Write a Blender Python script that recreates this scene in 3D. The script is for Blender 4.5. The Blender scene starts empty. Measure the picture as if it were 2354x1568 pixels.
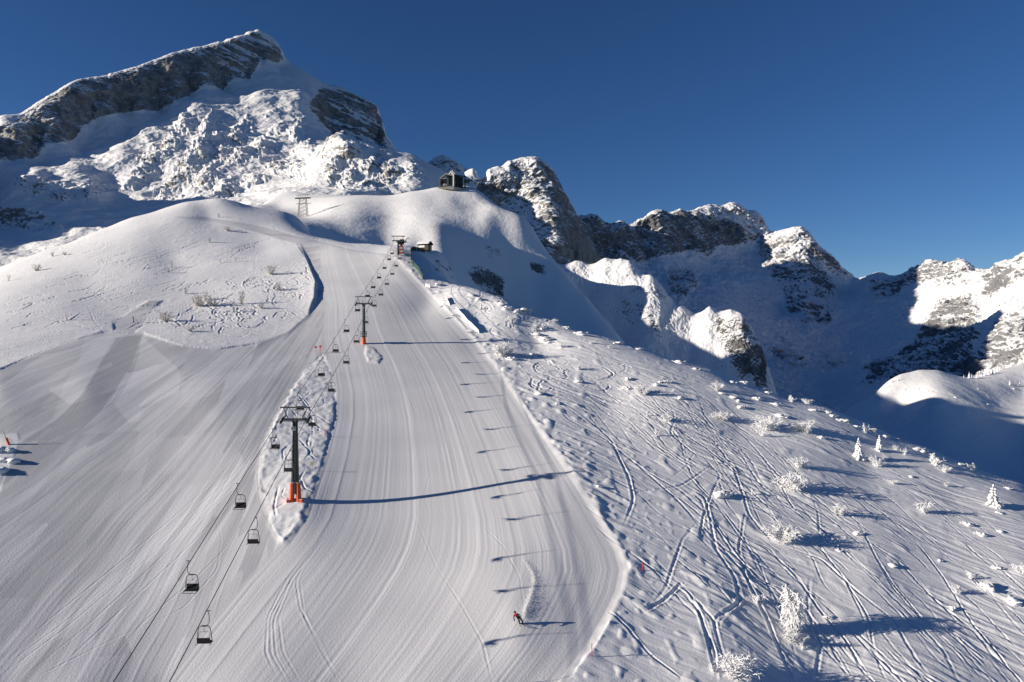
import bpy, bmesh, math, random
import numpy as np
from mathutils import Vector, Matrix
random.seed(7)
R = math.radians
SC = bpy.context.scene
COL = SC.collection
# camera frame numbers: photo plane is 2353 x 1568 units, focal 1569 units, horizon at row 760
CU, CV, F = 1176.5, 760.0, 1569.0
S_DIR = Vector((0.946, 0.193, -0.259)).normalized()      # direction sunlight travels

# ------------------------------------------------------------------ scene, light, camera
SC.render.engine = 'CYCLES'
SC.view_settings.view_transform = 'Standard'
SC.view_settings.look = 'None'
SC.view_settings.exposure = EXPO if 'EXPO' in globals() else 0.55
SC.cycles.max_bounces = 5
SC.cycles.diffuse_bounces = 3
W = bpy.data.worlds.new('World'); SC.world = W; W.use_nodes = True
nt = W.node_tree
sky = nt.nodes.new('ShaderNodeTexSky'); sky.sky_type = 'NISHITA'; sky.sun_disc = False
elev = math.asin(-S_DIR.z); az = math.atan2(-S_DIR.x, -S_DIR.y)
sky.sun_elevation = elev; sky.sun_rotation = az
sky.altitude = 2600; sky.air_density = 1.0; sky.dust_density = 0.05; sky.ozone_density = 4.0
bgn = nt.nodes['Background']; bgn.inputs[1].default_value = 0.055
hs = nt.nodes.new('ShaderNodeHueSaturation'); hs.inputs['Saturation'].default_value = 1.13; hs.inputs['Hue'].default_value = 0.508
nt.links.new(sky.outputs[0], hs.inputs['Color']); nt.links.new(hs.outputs[0], bgn.inputs[0])
sl = bpy.data.lights.new('sun', 'SUN'); sl.energy = 5.0; sl.angle = R(0.5); sl.color = (1.0, 0.90, 0.77)
so = bpy.data.objects.new('sun', sl); COL.objects.link(so)
so.rotation_euler = S_DIR.to_track_quat('-Z', 'Y').to_euler()
cd = bpy.data.cameras.new('camera'); cam = bpy.data.objects.new('camera', cd); COL.objects.link(cam)
cd.sensor_width = 36; cd.lens = 36 * F / 2353.0; cam.rotation_euler = (R(90), 0, 0)
cd.shift_y = -(784.0 - CV) / 2353.0
cd.clip_start = 0.5; cd.clip_end = 20000
SC.camera = cam

def P(u, v, d):
    return Vector(((u - CU) / F * d, d, (CV - v) / F * d))

def tag(o, label=None, cat=None, group=None, kind=None):
    if label: o['label'] = label
    if cat: o['category'] = cat
    if group: o['group'] = group
    if kind: o['kind'] = kind
    return o

# ------------------------------------------------------------------ materials
def mat(name, col, rough=0.6, metal=0.0, var=0.0, scale=5.0, bump=0.0, spec=0.4):
    m = bpy.data.materials.new(name); m.use_nodes = True
    t = m.node_tree; b = t.nodes['Principled BSDF']
    b.inputs['Base Color'].default_value = (*col, 1); b.inputs['Roughness'].default_value = rough
    b.inputs['Metallic'].default_value = metal; b.inputs['Specular IOR Level'].default_value = spec
    if var or bump:
        tc = t.nodes.new('ShaderNodeTexCoord'); n = t.nodes.new('ShaderNodeTexNoise')
        n.inputs['Scale'].default_value = scale; n.inputs['Detail'].default_value = 5
        t.links.new(tc.outputs['Object'], n.inputs['Vector'])
        if var:
            mx = t.nodes.new('ShaderNodeMix'); mx.data_type = 'RGBA'
            mx.inputs[6].default_value = (*[c * (1 - var) for c in col], 1)
            mx.inputs[7].default_value = (*[min(1, c * (1 + var)) for c in col], 1)
            t.links.new(n.outputs['Fac'], mx.inputs[0]); t.links.new(mx.outputs[2], b.inputs['Base Color'])
        if bump:
            bp = t.nodes.new('ShaderNodeBump'); bp.inputs['Strength'].default_value = bump
            t.links.new(n.outputs['Fac'], bp.inputs['Height']); t.links.new(bp.outputs[0], b.inputs['Normal'])
    return m

def snow_mat(name, snow=(0.80, 0.80, 0.80), rock_a=(0.17, 0.155, 0.14), rock_b=(0.36, 0.33, 0.29), scale=0.02,
             bump_d=0.5, bump_s=0.5, sharp=0.25, brk=0.5):
    """snow over rock: vertex attributes 'rock' (where the rock is bare) and 'tone' (packed / loose snow, plus some shade put into the colour)"""
    m = bpy.data.materials.new(name); m.use_nodes = True
    t = m.node_tree; b = t.nodes['Principled BSDF']; L = t.links.new
    def N(k, **kw):
        n = t.nodes.new(k)
        for a, v in kw.items(): setattr(n, a, v)
        return n
    geo = N('ShaderNodeNewGeometry')
    at = N('ShaderNodeAttribute', attribute_name='rock'); tn = N('ShaderNodeAttribute', attribute_name='tone')
    n1 = N('ShaderNodeTexNoise'); n1.inputs['Scale'].default_value = scale * 6; n1.inputs['Detail'].default_value = 6; n1.inputs['Roughness'].default_value = 0.65
    n2 = N('ShaderNodeTexNoise'); n2.inputs['Scale'].default_value = scale; n2.inputs['Detail'].default_value = 8; n2.inputs['Roughness'].default_value = 0.7
    L(geo.outputs['Position'], n1.inputs['Vector']); L(geo.outputs['Position'], n2.inputs['Vector'])
    a1 = N('ShaderNodeMath', operation='MULTIPLY_ADD'); a1.inputs[1].default_value = brk; L(n1.outputs['Fac'], a1.inputs[0])
    s1 = N('ShaderNodeMath', operation='ADD'); s1.inputs[1].default_value = -0.5 * brk; L(at.outputs['Fac'], s1.inputs[0]); L(s1.outputs[0], a1.inputs[2])
    mr = N('ShaderNodeMapRange'); mr.inputs[1].default_value = 0.5 - sharp; mr.inputs[2].default_value = 0.5 + sharp; L(a1.outputs[0], mr.inputs[0])
    cr = N('ShaderNodeValToRGB'); cr.color_ramp.elements[0].position = 0.35; cr.color_ramp.elements[1].position = 0.7
    cr.color_ramp.elements[0].color = (*rock_a, 1); cr.color_ramp.elements[1].color = (*rock_b, 1); L(n2.outputs['Fac'], cr.inputs[0])
    sn = N('ShaderNodeMix', data_type='RGBA'); sn.inputs[6].default_value = (snow[0] * 0.56, snow[1] * 0.565, snow[2] * 0.585, 1); sn.inputs[7].default_value = (*snow, 1)
    L(tn.outputs['Fac'], sn.inputs[0])
    mx = N('ShaderNodeMix', data_type='RGBA'); L(mr.outputs[0], mx.inputs[0]); L(sn.outputs[2], mx.inputs[6]); L(cr.outputs[0], mx.inputs[7])
    L(mx.outputs[2], b.inputs['Base Color']); b.inputs['Roughness'].default_value = 0.75; b.inputs['Specular IOR Level'].default_value = 0.15
    n3 = N('ShaderNodeTexNoise'); n3.inputs['Scale'].default_value = bump_s; n3.inputs['Detail'].default_value = 4; L(geo.outputs['Position'], n3.inputs['Vector'])
    bp = N('ShaderNodeBump'); bp.inputs['Distance'].default_value = bump_d; bp.inputs['Strength'].default_value = 1.0
    L(n3.outputs['Fac'], bp.inputs['Height']); L(bp.outputs[0], b.inputs['Normal'])
    return m

# ------------------------------------------------------------------ noise
_rs = np.random.RandomState(11)
_pm = _rs.permutation(512).astype(np.int32); _pm = np.concatenate([_pm, _pm])
_g = _rs.normal(size=(512, 3)).astype(np.float32); _g /= np.linalg.norm(_g, axis=1)[:, None]
_g2 = _rs.rand(1024).astype(np.float32)
def gn(x, y, z=None, seed=0):
    """gradient noise, about -0.7..0.7"""
    x = np.asarray(x, np.float32); y = np.asarray(y, np.float32)
    xi = np.floor(x); yi = np.floor(y); fx = x - xi; fy = y - yi
    xi = xi.astype(np.int32); yi = yi.astype(np.int32)
    wx = fx * fx * fx * (fx * (fx * 6 - 15) + 10); wy = fy * fy * fy * (fy * (fy * 6 - 15) + 10)
    if z is None:
        r = []
        for dy in (0, 1):
            for dx in (0, 1):
                g = _g[_pm[(_pm[(xi + dx + seed * 57) & 511] + yi + dy) & 511]]
                r.append(g[..., 0] * (fx - dx) + g[..., 1] * (fy - dy))
        a = r[0] + (r[1] - r[0]) * wx; b = r[2] + (r[3] - r[2]) * wx
        return (a + (b - a) * wy) * 1.5
    z = np.asarray(z, np.float32); zi = np.floor(z); fz = z - zi; zi = zi.astype(np.int32)
    wz = fz * fz * fz * (fz * (fz * 6 - 15) + 10)
    r = []
    for dz in (0, 1):
        for dy in (0, 1):
            for dx in (0, 1):
                g = _g[_pm[(_pm[(_pm[(xi + dx + seed * 57) & 511] + yi + dy) & 511] + zi + dz) & 511]]
                r.append(g[..., 0] * (fx - dx) + g[..., 1] * (fy - dy) + g[..., 2] * (fz - dz))
    a = r[0] + (r[1] - r[0]) * wx; b = r[2] + (r[3] - r[2]) * wx; c = r[4] + (r[5] - r[4]) * wx; d = r[6] + (r[7] - r[6]) * wx
    a = a + (b - a) * wy; c = c + (d - c) * wy
    return (a + (c - a) * wz) * 1.4
def vn1(x, seed=0):
    x = np.asarray(x, np.float64); xi = np.floor(x); f = (x - xi); xi = xi.astype(np.int64)
    f = f * f * (3 - 2 * f)
    a = _g2[(xi * 7 + seed * 131) & 1023]; b = _g2[((xi + 1) * 7 + seed * 131) & 1023]
    return (a + (b - a) * f) * 2 - 1
def fbm(x, y, z, lam, oct=5, gain=0.5, lac=2.03, seed=0, ridged=False):
    s = 0; a = 1.0; k = 1.0 / lam
    for o in range(oct):
        n = gn(x * k + 13.7 * o, y * k + 7.1 * o, None if z is None else z * k, seed + o)
        if ridged: n = 0.5 - np.abs(n) * 1.6
        s = s + a * n; a *= gain; k *= lac
    return s
def sst(x, a, b):
    t = np.clip((x - a) / (b - a), 0, 1); return t * t * (3 - 2 * t)

# ------------------------------------------------------------------ surface through control points
KW = 700.0
def rbf_fit(pts, c=12.0, lam=2.0):
    p = np.array(pts, float); x = np.stack([p[:, 0], KW * np.log(p[:, 2])], 1); y = p[:, 1]
    n = len(x); d = np.linalg.norm(x[:, None] - x[None], axis=2); A = np.sqrt(d * d + c * c)
    M = np.zeros((n + 3, n + 3)); M[:n, :n] = A - np.eye(n) * lam; M[:n, n] = 1; M[:n, n + 1:] = x / 1000; M[n, :n] = 1; M[n + 1:, :n] = (x / 1000).T
    return x, np.linalg.solve(M, np.concatenate([y, [0, 0, 0]])), c
def rbf_eval(fit, u, w):
    x, k, c = fit; s = k[-3] + k[-2] * u / 1000 + k[-1] * w / 1000
    for i in range(len(x)):
        s = s + k[i] * np.sqrt((u - x[i, 0]) ** 2 + (w - x[i, 1]) ** 2 + c * c)
    return s
def inpoly(u, v, poly):
    inside = np.zeros(u.shape, bool); n = len(poly)
    for i in range(n):
        x0, y0 = poly[i]; x1, y1 = poly[(i + 1) % n]
        if y0 == y1: continue
        c = ((y0 > v) != (y1 > v)) & (u < (x1 - x0) * (v - y0) / (y1 - y0) + x0)
        inside ^= c
    return inside
def polydist(u, v, poly, closed=True):
    d = np.full(u.shape, 1e9); n = len(poly)
    for i in range(n if closed else n - 1):
        x0, y0 = poly[i]; x1, y1 = poly[(i + 1) % n]; dx, dy = x1 - x0, y1 - y0
        t = np.clip(((u - x0) * dx + (v - y0) * dy) / (dx * dx + dy * dy + 1e-9), 0, 1)
        d = np.minimum(d, np.hypot(u - x0 - t * dx, v - y0 - t * dy))
    return d
def soft(u, v, poly, w):
    d = polydist(u, v, poly); return sst(np.where(inpoly(u, v, poly), d, -d), -w, w)

class Grid:
    """polar terrain sheet: columns are directions from the camera, rows go away from it"""
    def __init__(s, pts, u0, u1, nu, d0, d1, nr, c=12.0, wk=0.3, lam=2.0):
        s.fit = rbf_fit(pts, c, lam); s.u = np.linspace(u0, u1, nu)
        cu = np.linspace(u0, u1, max(60, nu // 2)); cw = np.linspace(KW * math.log(d0), KW * math.log(d1), 420)
        CUg, CWg = np.meshgrid(cu, cw); CVg = rbf_eval(s.fit, CUg, CWg)
        full = np.empty((len(cw), nu))
        for i in range(len(cw)): full[i] = np.interp(s.u, cu, CVg[i])
        s.W = np.empty((nr, nu)); s.V = np.empty((nr, nu))
        rise = np.minimum.accumulate(full, axis=0)
        for j in range(nu):
            v = full[:, j]; dv = np.abs(np.diff(v)); hid = v[1:] > rise[1:, j] + 3
            dv = np.where(hid, dv * 0.25, dv)
            k = np.concatenate([[0], np.cumsum(dv + wk * (cw[1] - cw[0]) * np.where(hid, 0.35, 1))]); q = np.linspace(0, k[-1], nr)
            s.W[:, j] = np.interp(q, k, cw)
        # smooth row placement between neighbouring columns
        ker = np.ones(15) / 15
        for i in range(nr):
            s.W[i] = np.convolve(np.pad(s.W[i], 7, mode='edge'), ker, 'valid')
        jj = np.arange(nu)[None].repeat(nr, 0); f = (s.W - cw[0]) / (cw[1] - cw[0]); i0 = np.clip(f.astype(int), 0, len(cw) - 2); f = f - i0
        s.V = full[i0, jj] * (1 - f) + full[i0 + 1, jj] * f
        s.U = s.u[None].repeat(nr, 0); s.D = np.exp(s.W / KW)
        s.X = (s.U - CU) / F * s.D; s.Y = s.D.copy(); s.Z = (CV - s.V) / F * s.D
        s.crest = s.V.min(axis=0)      # row of the skyline per column
        s.rock = np.zeros_like(s.X); s.tone = np.ones_like(s.X)
    def normals(s):
        def g(a): return np.gradient(a, axis=0), np.gradient(a, axis=1)
        xr, xc = g(s.X); yr, yc = g(s.Y); zr, zc = g(s.Z)
        nx = yc * zr - zc * yr; ny = zc * xr - xc * zr; nz = xc * yr - yc * xr
        l = np.sqrt(nx * nx + ny * ny + nz * nz) + 1e-9
        return nx / l, ny / l, nz / l
    def build(s, name, material):
        nr, nu = s.X.shape
        co = np.stack([s.X, s.Y, s.Z], -1).reshape(-1, 3).astype(np.float32)
        me = bpy.data.meshes.new(name)
        me.vertices.add(len(co)); me.vertices.foreach_set('co', co.ravel())
        i = (np.arange(nr - 1)[:, None] * nu + np.arange(nu - 1)[None]).ravel()
        f = np.stack([i, i + 1, i + 1 + nu, i + nu], 1).astype(np.int32); n = len(f)
        me.loops.add(n * 4); me.loops.foreach_set('vertex_index', f.ravel())
        me.polygons.add(n); me.polygons.foreach_set('loop_start', np.arange(n, dtype=np.int32) * 4)
        me.polygons.foreach_set('use_smooth', np.ones(n, bool)) 
        me.update(calc_edges=True)
        for nm, arr in (('rock', s.rock), ('tone', s.tone)):
            a = me.attributes.new(nm, 'FLOAT', 'POINT'); a.data.foreach_set('value', arr.ravel().astype(np.float32))
        me.materials.append(material)
        o = bpy.data.objects.new(name, me); COL.objects.link(o); o['kind'] = 'structure'
        return o
def back(pts, f=1.12, dv=60):
    """ground falling away behind a crest"""
    return [(u, v + dv, d * f) for (u, v, d) in pts]
# ================================================================== mountains
Q = QUAL if 'QUAL' in globals() else 1.0
def mountain(name, g, polys, material, big=(120, 18), mid=(28, 5), fine=(6, 1.1), base_rock=0.0, slope_k=1.0, strata=None, crest_w=50, seed=1, rough_poly=None, snowsmooth=0.25, lim=0.62, crest_k=0.55, zsq=0.42, rim=0, domes=None):
    U, V = g.U, g.V
    rk = np.full(U.shape, base_rock)
    for poly, val, w in polys:
        m = soft(U, V, poly, w); rk = rk * (1 - m) + val * m
    nx, ny, nz = g.normals()
    env = sst(V - g.crest[None], 0, crest_w) * 0.85 + 0.15
    rgh = snowsmooth + (1 - snowsmooth) * np.clip(rk * 1.4, 0, 1)
    X, Y, Z = g.X.copy(), g.Y.copy(), g.Z.copy()
    h = fbm(X, Y, Z, big[0], 3, 0.5, seed=seed, ridged=True) * big[1] * (env - 0.11) * (0.35 + 0.65 * rgh)
    g.X += nx * h; g.Y += ny * h; g.Z += nz * h
    nx, ny, nz = g.normals()
    # gullies run down the fall line: squeeze the noise sideways
    wx = X + 12 * gn(X / 60, Y / 60, Z / 60, seed + 31)
    h = fbm(wx, Y, Z * zsq, mid[0], 3, 0.55, seed=seed + 7, ridged=True) * mid[1]
    h += fbm(X, Y, Z, fine[0], 3, 0.6, seed=seed + 17, ridged=True) * fine[1]
    h *= rgh * (crest_k + (1 - crest_k) * env)
    if strata is not None:
        sx, sz, lam, amp, mk = strata          # tilted beds seen edge on
        q = Z * sz + X * sx + 0.25 * Y * sx
        st = fbm(q / lam, X / (lam * 7), Y / (lam * 7), 1.0, 3, 0.6, seed=seed + 40)
        h += st * amp * mk(U, V)
    g.X += nx * h; g.Y += ny * h; g.Z += nz * h * 0.8
    if domes:
        dm = np.zeros_like(X)
        for (du, dv, ru, rv_, A) in domes:
            a_ = (U - du) / ru; b_ = (V - dv) / rv_; a_ = a_ + 0.3 * b_ ; r_ = (np.abs(a_) ** 1.4 + np.abs(b_) ** 1.4) ** 0.714 * (1 + 0.45 * gn(U / (ru * 0.6), V / (rv_ * 0.6), None, int(du) & 31) + 0.25 * gn(U / 5.0, V / 7.0, None, 5))
            k_ = np.clip((1.2 - r_) / 1.0, 0, 1) ** 0.75; dm = np.maximum(dm, k_ * A * 0.85); rk = rk + 0.22 * k_ * (b_ > -0.35) * (1 - rk)
        dm *= 1 + 0.25 * gn(X / 14, Y / 14, Z / 14, 77)
        g.X += -0.15 * dm; g.Y += -0.85 * dm; g.Z += 0.30 * dm
        st2 = fbm((Z + 0.35 * X) / 7.0, X / 40, Y / 40, 1.0, 3, 0.6, seed=61); h2 = st2 * 1.5 * np.clip(rk * 2.2, 0.15, 1)
        cr = -np.abs(fbm(X, Y, Z * 0.7, 11, 3, 0.6, seed=66)) * 2.6 * np.clip(rk * 2, 0.1, 1)
        nx, ny, nz = g.normals(); h2 = (h2 + cr) * (0.35 + 0.9 * sst(dm, 0.5, 5) + 0.6 * (rk > 0.55)); g.X += nx * h2; g.Y += ny * h2; g.Z += nz * h2
    nx, ny, nz = g.normals()
    steep = 1 - nz
    nse = fbm(X, Y, Z, mid[0] * 1.3, 4, 0.6, seed=seed + 21)
    if rim: rk = rk * sst(V - g.crest[None], rim * 0.3, rim)
    fac = rk * 0.95 + (steep - 0.45) * slope_k * (0.35 + rk) + nse * 0.35 * (0.2 + rk)
    if strata is not None: fac = fac + st * 0.55 * mk(U, V)
    g.rock = np.where(rk > 0.02, fac, np.minimum(fac, lim * 0.5))
    return g.build(name, material)

M_alp = snow_mat('alpine_snow_rock', rock_a=(0.11, 0.11, 0.112), rock_b=(0.36, 0.35, 0.33), scale=0.05, bump_d=1.6, bump_s=0.16, sharp=0.08, brk=0.8)
M_hill = snow_mat('hill_snow_rock', rock_a=(0.07, 0.07, 0.07), rock_b=(0.25, 0.24, 0.225), scale=0.12, bump_d=0.22, bump_s=0.5, sharp=0.06, brk=0.9)
M_far = snow_mat('far_snow_rock', scale=0.014, bump_d=6.0, bump_s=0.05, sharp=0.14, brk=0.6, rock_a=(0.09, 0.095, 0.105), rock_b=(0.25, 0.25, 0.255))

# --- the great peak
ridge = [(0,265,1150),(44,262,1180),(64,250,1200),(93,230,1230),(125,212,1260),(161,191,1290),(189,181,1320),(238,175,1370),(290,161,1420),(334,147,1470),(363,135,1510),
 (403,119,1560),(443,109,1610),(476,105,1650),(504,97,1680),(528,91,1710),(564,77,1760),(592,68,1800),(605,73,1805),(637,97,1800),(641,113,1795),(655,139,1790),(685,153,1800),
 (717,175,1800),(750,193,1800),(782,200,1800),(806,214,1800),(830,222,1800),(850,232,1800),(864,242,1795),(877,270,1790),(883,310,1785),(903,326,1770),(908,345,1760)]
left = [(-600,330,900),(-300,290,1000),(-120,275,1080)]
shoulder = [(766,322,1060),(780,302,1050),(802,310,1055),(838,314,1060),(887,338,1060),(948,355,1060),(982,374,1050),(1015,390,1040),(1060,425,1030),(1110,470,1020)]
def dens(r, st=14):
    out = []
    for a, b in zip(r, r[1:]):
        n = max(1, int(math.hypot(a[0] - b[0], a[1] - b[1]) / st))
        out += [tuple(a[i] + (b[i] - a[i]) * k / n for i in range(3)) for k in range(n)]
    return out + [r[-1]]
ridge = dens(ridge)
pk = left + ridge + back(left + ridge[::3], 1.08, 70) + shoulder + back(shoulder[1:-1], 1.1, 22) + [
 (80,322,1150),(210,278,1280),(274,258,1340),(363,254,1430),(435,220,1500),(512,208,1600),(564,185,1650),(596,137,1730),(640,150,1770),
 (300,300,1330),(180,340,1200),(100,380,1100),(0,440,1000),(600,180,1650),(660,200,1640),(0,330,1100),
 (440,235,1420),(350,300,1250),(280,352,1130),(180,385,1050),(90,400,980),(40,430,930),(10,480,900),
 (520,222,1500),(600,215,1520),(690,225,1540),(560,300,1350),(640,260,1450),(760,310,1600),(850,310,1650),(760,345,1250),(730,230,1650),
 (250,450,980),(400,450,980),(400,380,1080),(330,350,1150),(500,400,1050),(480,330,1200),(560,455,950),(700,400,1050),(640,340,1230),
 (800,400,930),(800,455,830),(900,435,900),(960,440,900),(870,380,970),(700,460,800),(1000,500,860),(1050,480,950),
 (100,430,960),(200,440,950),(0,520,850),(100,510,850),(200,480,900),(50,580,700),(150,560,700),(0,640,600),(300,520,800),(450,500,800),(600,500,700),(900,640,700),(1000,720,700),
 (-480,185,790),(-480,185,850),(-480,400,930),(-300,380,820),(-400,600,650),(-200,600,600),(1100,700,700)]  # first three: unseen hill on the left, added to shade the low slopes
wall = [(64,250),(125,212),(189,181),(290,161),(403,119),(476,105),(540,90),(592,72),(640,110),(655,139),(640,142),(596,140),(575,190),(536,188),(512,210),(470,205),(435,222),(363,256),(274,260),(205,280),(150,330),(100,345),(0,360),(0,290),(40,275)]
summit = [(504,97),(592,68),(640,100),(655,142),(596,140),(560,175),(500,150)]
strat_r = [(740,195),(782,200),(830,222),(864,242),(880,280),(884,320),(905,340),(870,335),(800,310),(760,330),(740,290),(700,250)]
lowL = [(0,290),(80,320),(110,350),(60,370),(0,375)]
face1 = [(330,310),(420,275),(470,300),(560,300),(640,330),(700,360),(690,400),(600,420),(540,470),(430,470),(350,450),(290,400),(250,385),(280,350)]
face1b = [(420,245),(500,250),(620,240),(700,260),(760,330),(740,370),(640,320),(520,290)]
face2 = [(740,340),(780,320),(850,330),(920,360),(980,380),(1000,420),(940,435),(830,460),(770,430),(730,380)]
face3 = [(40,420),(110,410),(200,430),(260,450),(200,470),(110,475),(60,460)]
low = [(0,480),(60,485),(130,510),(150,540),(100,545),(0,520)]
def mkst(U, V):
    return np.clip(soft(U, V, strat_r, 14) + soft(U, V, summit, 14) + soft(U, V, lowL, 12), 0, 1)
DOMES = [(430,288,20,24,13),(482,292,20,26,13),(556,308,26,24,14),(396,338,24,22,13),(350,362,26,20,12),(471,345,22,28,14),(440,385,24,36,15),(405,415,22,26,12),(385,445,24,20,10),(480,410,28,30,13),(520,352,22,20,10),
 (565,362,28,17,10),(610,338,28,22,11),(640,300,18,13,8),(683,308,16,20,11),(702,345,24,16,10),(640,385,24,18,8),(590,420,26,16,8),(690,395,22,20,9),(520,440,26,16,8),(330,395,24,18,10),(300,420,22,16,8),(625,264,24,8,5),(700,280,24,10,7),
 (800,345,26,16,10),(860,372,26,16,10),(800,405,22,28,12),(765,385,20,22,10),(850,420,24,16,8),(900,400,26,14,9),(950,395,20,14,7),
 (100,440,24,18,8),(150,452,22,16,7),(215,440,22,18,8),(60,425,18,12,6)]
g = Grid(pk, -500, 1130, int(900 * Q), 560, 2150, int(620 * Q), c=10)
mountain('alpine_peak', g, [(face1b, 0.12, 20), (face1, 0.36, 22), (face2, 0.34, 18), (face3, 0.42, 12), (low, 0.55, 10), (wall, 0.82, 7), (strat_r, 0.62, 8), (summit, 0.55, 10), (lowL, 0.8, 10)],
   M_alp, domes=DOMES, crest_k=0.10, zsq=0.30, rim=7, big=(150, 16), mid=(34, 5.5), fine=(9, 0.9), strata=(0.45, 1.0, 17, 7.0, mkst), seed=3, base_rock=0.10)['label'] = 'high snow-streaked rock peak with a dark shaded wall'

# --- crag behind the station and the small peak left of it
c_r = [(1000,420,1080),(1067,397,1060),(1093,388,1050),(1117,381,1050),(1128,390,1055),(1146,382,1060),(1155,385,1070),(1169,370,1080),(1195,365,1090),(1208,362,1100),(1231,360,1110),(1246,367,1120),(1258,382,1130),
 (1272,395,1115),(1287,433,1090),(1295,456,1085),(1308,464,1110),(1318,482,1130),(1326,500,1150),(1350,540,1250),(1400,600,1450)]
pts = c_r + back(c_r, 1.1, 80) + [(1000,470,1050),(1110,450,1050),(1150,500,990),(1190,430,1045),(1235,450,1020),(1200,560,940),(1268,480,975),(1280,560,915),(1290,640,890),(1262,420,1060),(1330,560,1040),(1380,640,1180),(1420,700,1250),(1380,760,1000),(1480,760,1150),(1000,600,860),(1200,660,880),(1400,780,900)]
g = Grid(pts, 960, 1480, int(330 * Q), 850, 1700, int(330 * Q), c=8)
c1 = [(1085,420),(1150,400),(1170,372),(1231,362),(1272,398),(1300,460),(1330,510),(1400,610),(1420,700),(1300,660),(1230,560),(1140,490)]
mountain('rocky_crag', g, [(c1, 0.5, 10), ([(1250,380),(1272,396),(1330,510),(1400,600),(1420,700),(1330,650),(1270,590),(1290,520)], 0.68, 12), ([(1100,425),(1150,420),(1140,490),(1095,440)], 0.9, 6)], M_alp, zsq=0.6, big=(80, 9), mid=(24, 6), fine=(7, 2.2), seed=9, crest_w=22, base_rock=0.1)['label'] = 'rugged rock crag with snow ledges right of the station'
s_r = [(930,430,1900),(985,374,1900),(1000,362,1900),(1017,356,1900),(1031,362,1910),(1052,374,1920),(1069,387,1930),(1090,400,1940),(1140,430,1950)]
g = Grid(s_r + back(s_r, 1.06, 60) + [(930,470,1700),(1017,430,1780),(1090,470,1750),(1017,480,1600),(1140,500,1600)], 930, 1140, int(120 * Q), 1600, 2050, int(110 * Q), c=5)
mountain('distant_summit', g, [([(960,350),(1100,350),(1100,480),(960,480)], 0.6, 8)], M_alp, big=(90, 8), mid=(30, 6), fine=(9, 2), seed=14, crest_w=20)['label'] = 'small rocky summit showing just above the station roof'

# --- far massif, its bowl and the slopes on the right
f_r = [(1240,500,2250),(1321,494,2300),(1339,501,2320),(1363,492,2350),(1383,512,2400),(1422,508,2450),(1466,508,2550),(1497,486,2600),(1515,483,2650),(1559,480,2750),(1589,486,2820),(1603,477,2870),(1629,468,2930),(1651,475,2960),
 (1682,465,3000),(1704,472,3010),(1717,486,3020),(1735,483,3030),(1752,503,3020),(1770,543,3000),(1796,534,2900),(1809,530,2860),(1840,523,2800),(1862,538,2760),(1880,569,2740),(1910,587,2700),(1954,633,2650),(1990,642,2550),(2025,627,2450),
 (2069,640,2350),(2104,618,2250),(2139,596,2150),(2165,607,2100),(2209,596,2000),(2240,626,1950),(2271,629,1850),(2310,600,1700),(2353,578,1600),(2500,520,1450),(2900,420,1300)]
pts = f_r + back(f_r, 1.08, 90) + [
 (1383,600,2200),(1480,604,2350),(1567,578,2550),(1629,587,2650),(1690,570,2750),(1740,560,2800),
 (1780,580,2650),(1840,600,2500),(1849,648,2350),(1862,692,2200),(1893,754,2000),(1778,625,2500),(1805,720,2250),
 (1937,675,2450),(1673,648,2300),(1717,710,2050),(1805,775,1850),(1600,640,2300),(1500,660,2000),
 (1760,820,1500),(1849,886,1300),(1893,935,1100),(1940,800,1750),(1954,727,2050),(2010,700,2050),(2047,754,1750),(2156,700,1650),(2244,736,1450),(2113,798,1450),(2332,754,1150),(2200,842,1150),(2353,850,1000),
 (2050,680,2150),(2100,660,2050),(2180,650,1900),(2280,690,1550),(2340,660,1450),(2050,850,1200),(2000,930,1000),(2150,920,950),(2353,930,850),(2600,800,1000),(2900,760,900),(1700,900,1000),(1500,820,1200),(1300,760,1400),(1300,640,1900),(1700,1000,800),(2000,1020,800),(2353,1020,700),(2900,980,700)]
g = Grid(pts, 1240, 2760, int(900 * Q), 700, 3400, int(560 * Q), c=10)
fw = [(1300,495),(1363,492),(1466,508),(1515,483),(1589,486),(1640,500),(1700,520),(1720,560),(1650,565),(1629,590),(1567,578),(1480,606),(1383,600),(1320,600)]
fl = [(1600,480),(1682,465),(1752,503),(1770,545),(1740,600),(1700,520)]
fc = [(1740,560),(1770,543),(1840,523),(1880,569),(1954,633),(1930,640),(1880,600),(1920,660),(1930,710),(1900,760),(1850,770),(1820,730),(1790,660),(1750,620)]
fr = [(1990,642),(2139,596),(2209,596),(2240,626),(2220,660),(2100,650),(2060,690),(2000,680)]
fr2 = [(2120,780),(2160,700),(2230,680),(2260,760),(2250,830),(2270,870),(2150,900),(1980,900),(2000,850)]
fr3 = [(2250,830),(2300,750),(2360,700),(2360,840),(2290,855)]
fr4 = [(2271,629),(2353,578),(2400,600),(2340,660),(2260,690)]
fb = [(1760,800),(1830,810),(1860,850),(1900,820),(1960,830),(1960,860),(1850,870),(1780,860)]
fs = [(1525,620),(1590,625),(1600,660),(1560,700),(1530,670)]
mountain('far_massif', g, [([(1990,642),(2500,500),(2500,860),(2250,870),(2150,760),(1960,730)], 0.28, 16), (fr, 0.62, 12), (fr4, 0.62, 14), (fr2, 0.85, 16), (fr3, 0.6, 12), (fw, 0.70, 8), (fl, 0.45, 8), (fc, 0.58, 10), (fb, 0.6, 14), (fs, 0.7, 8)], M_far,
   big=(260, 20), mid=(60, 14), fine=(18, 7), seed=23, crest_w=18, crest_k=0.8, base_rock=0.16)['label'] = 'distant mountain chain with a shaded snow bowl'

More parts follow.
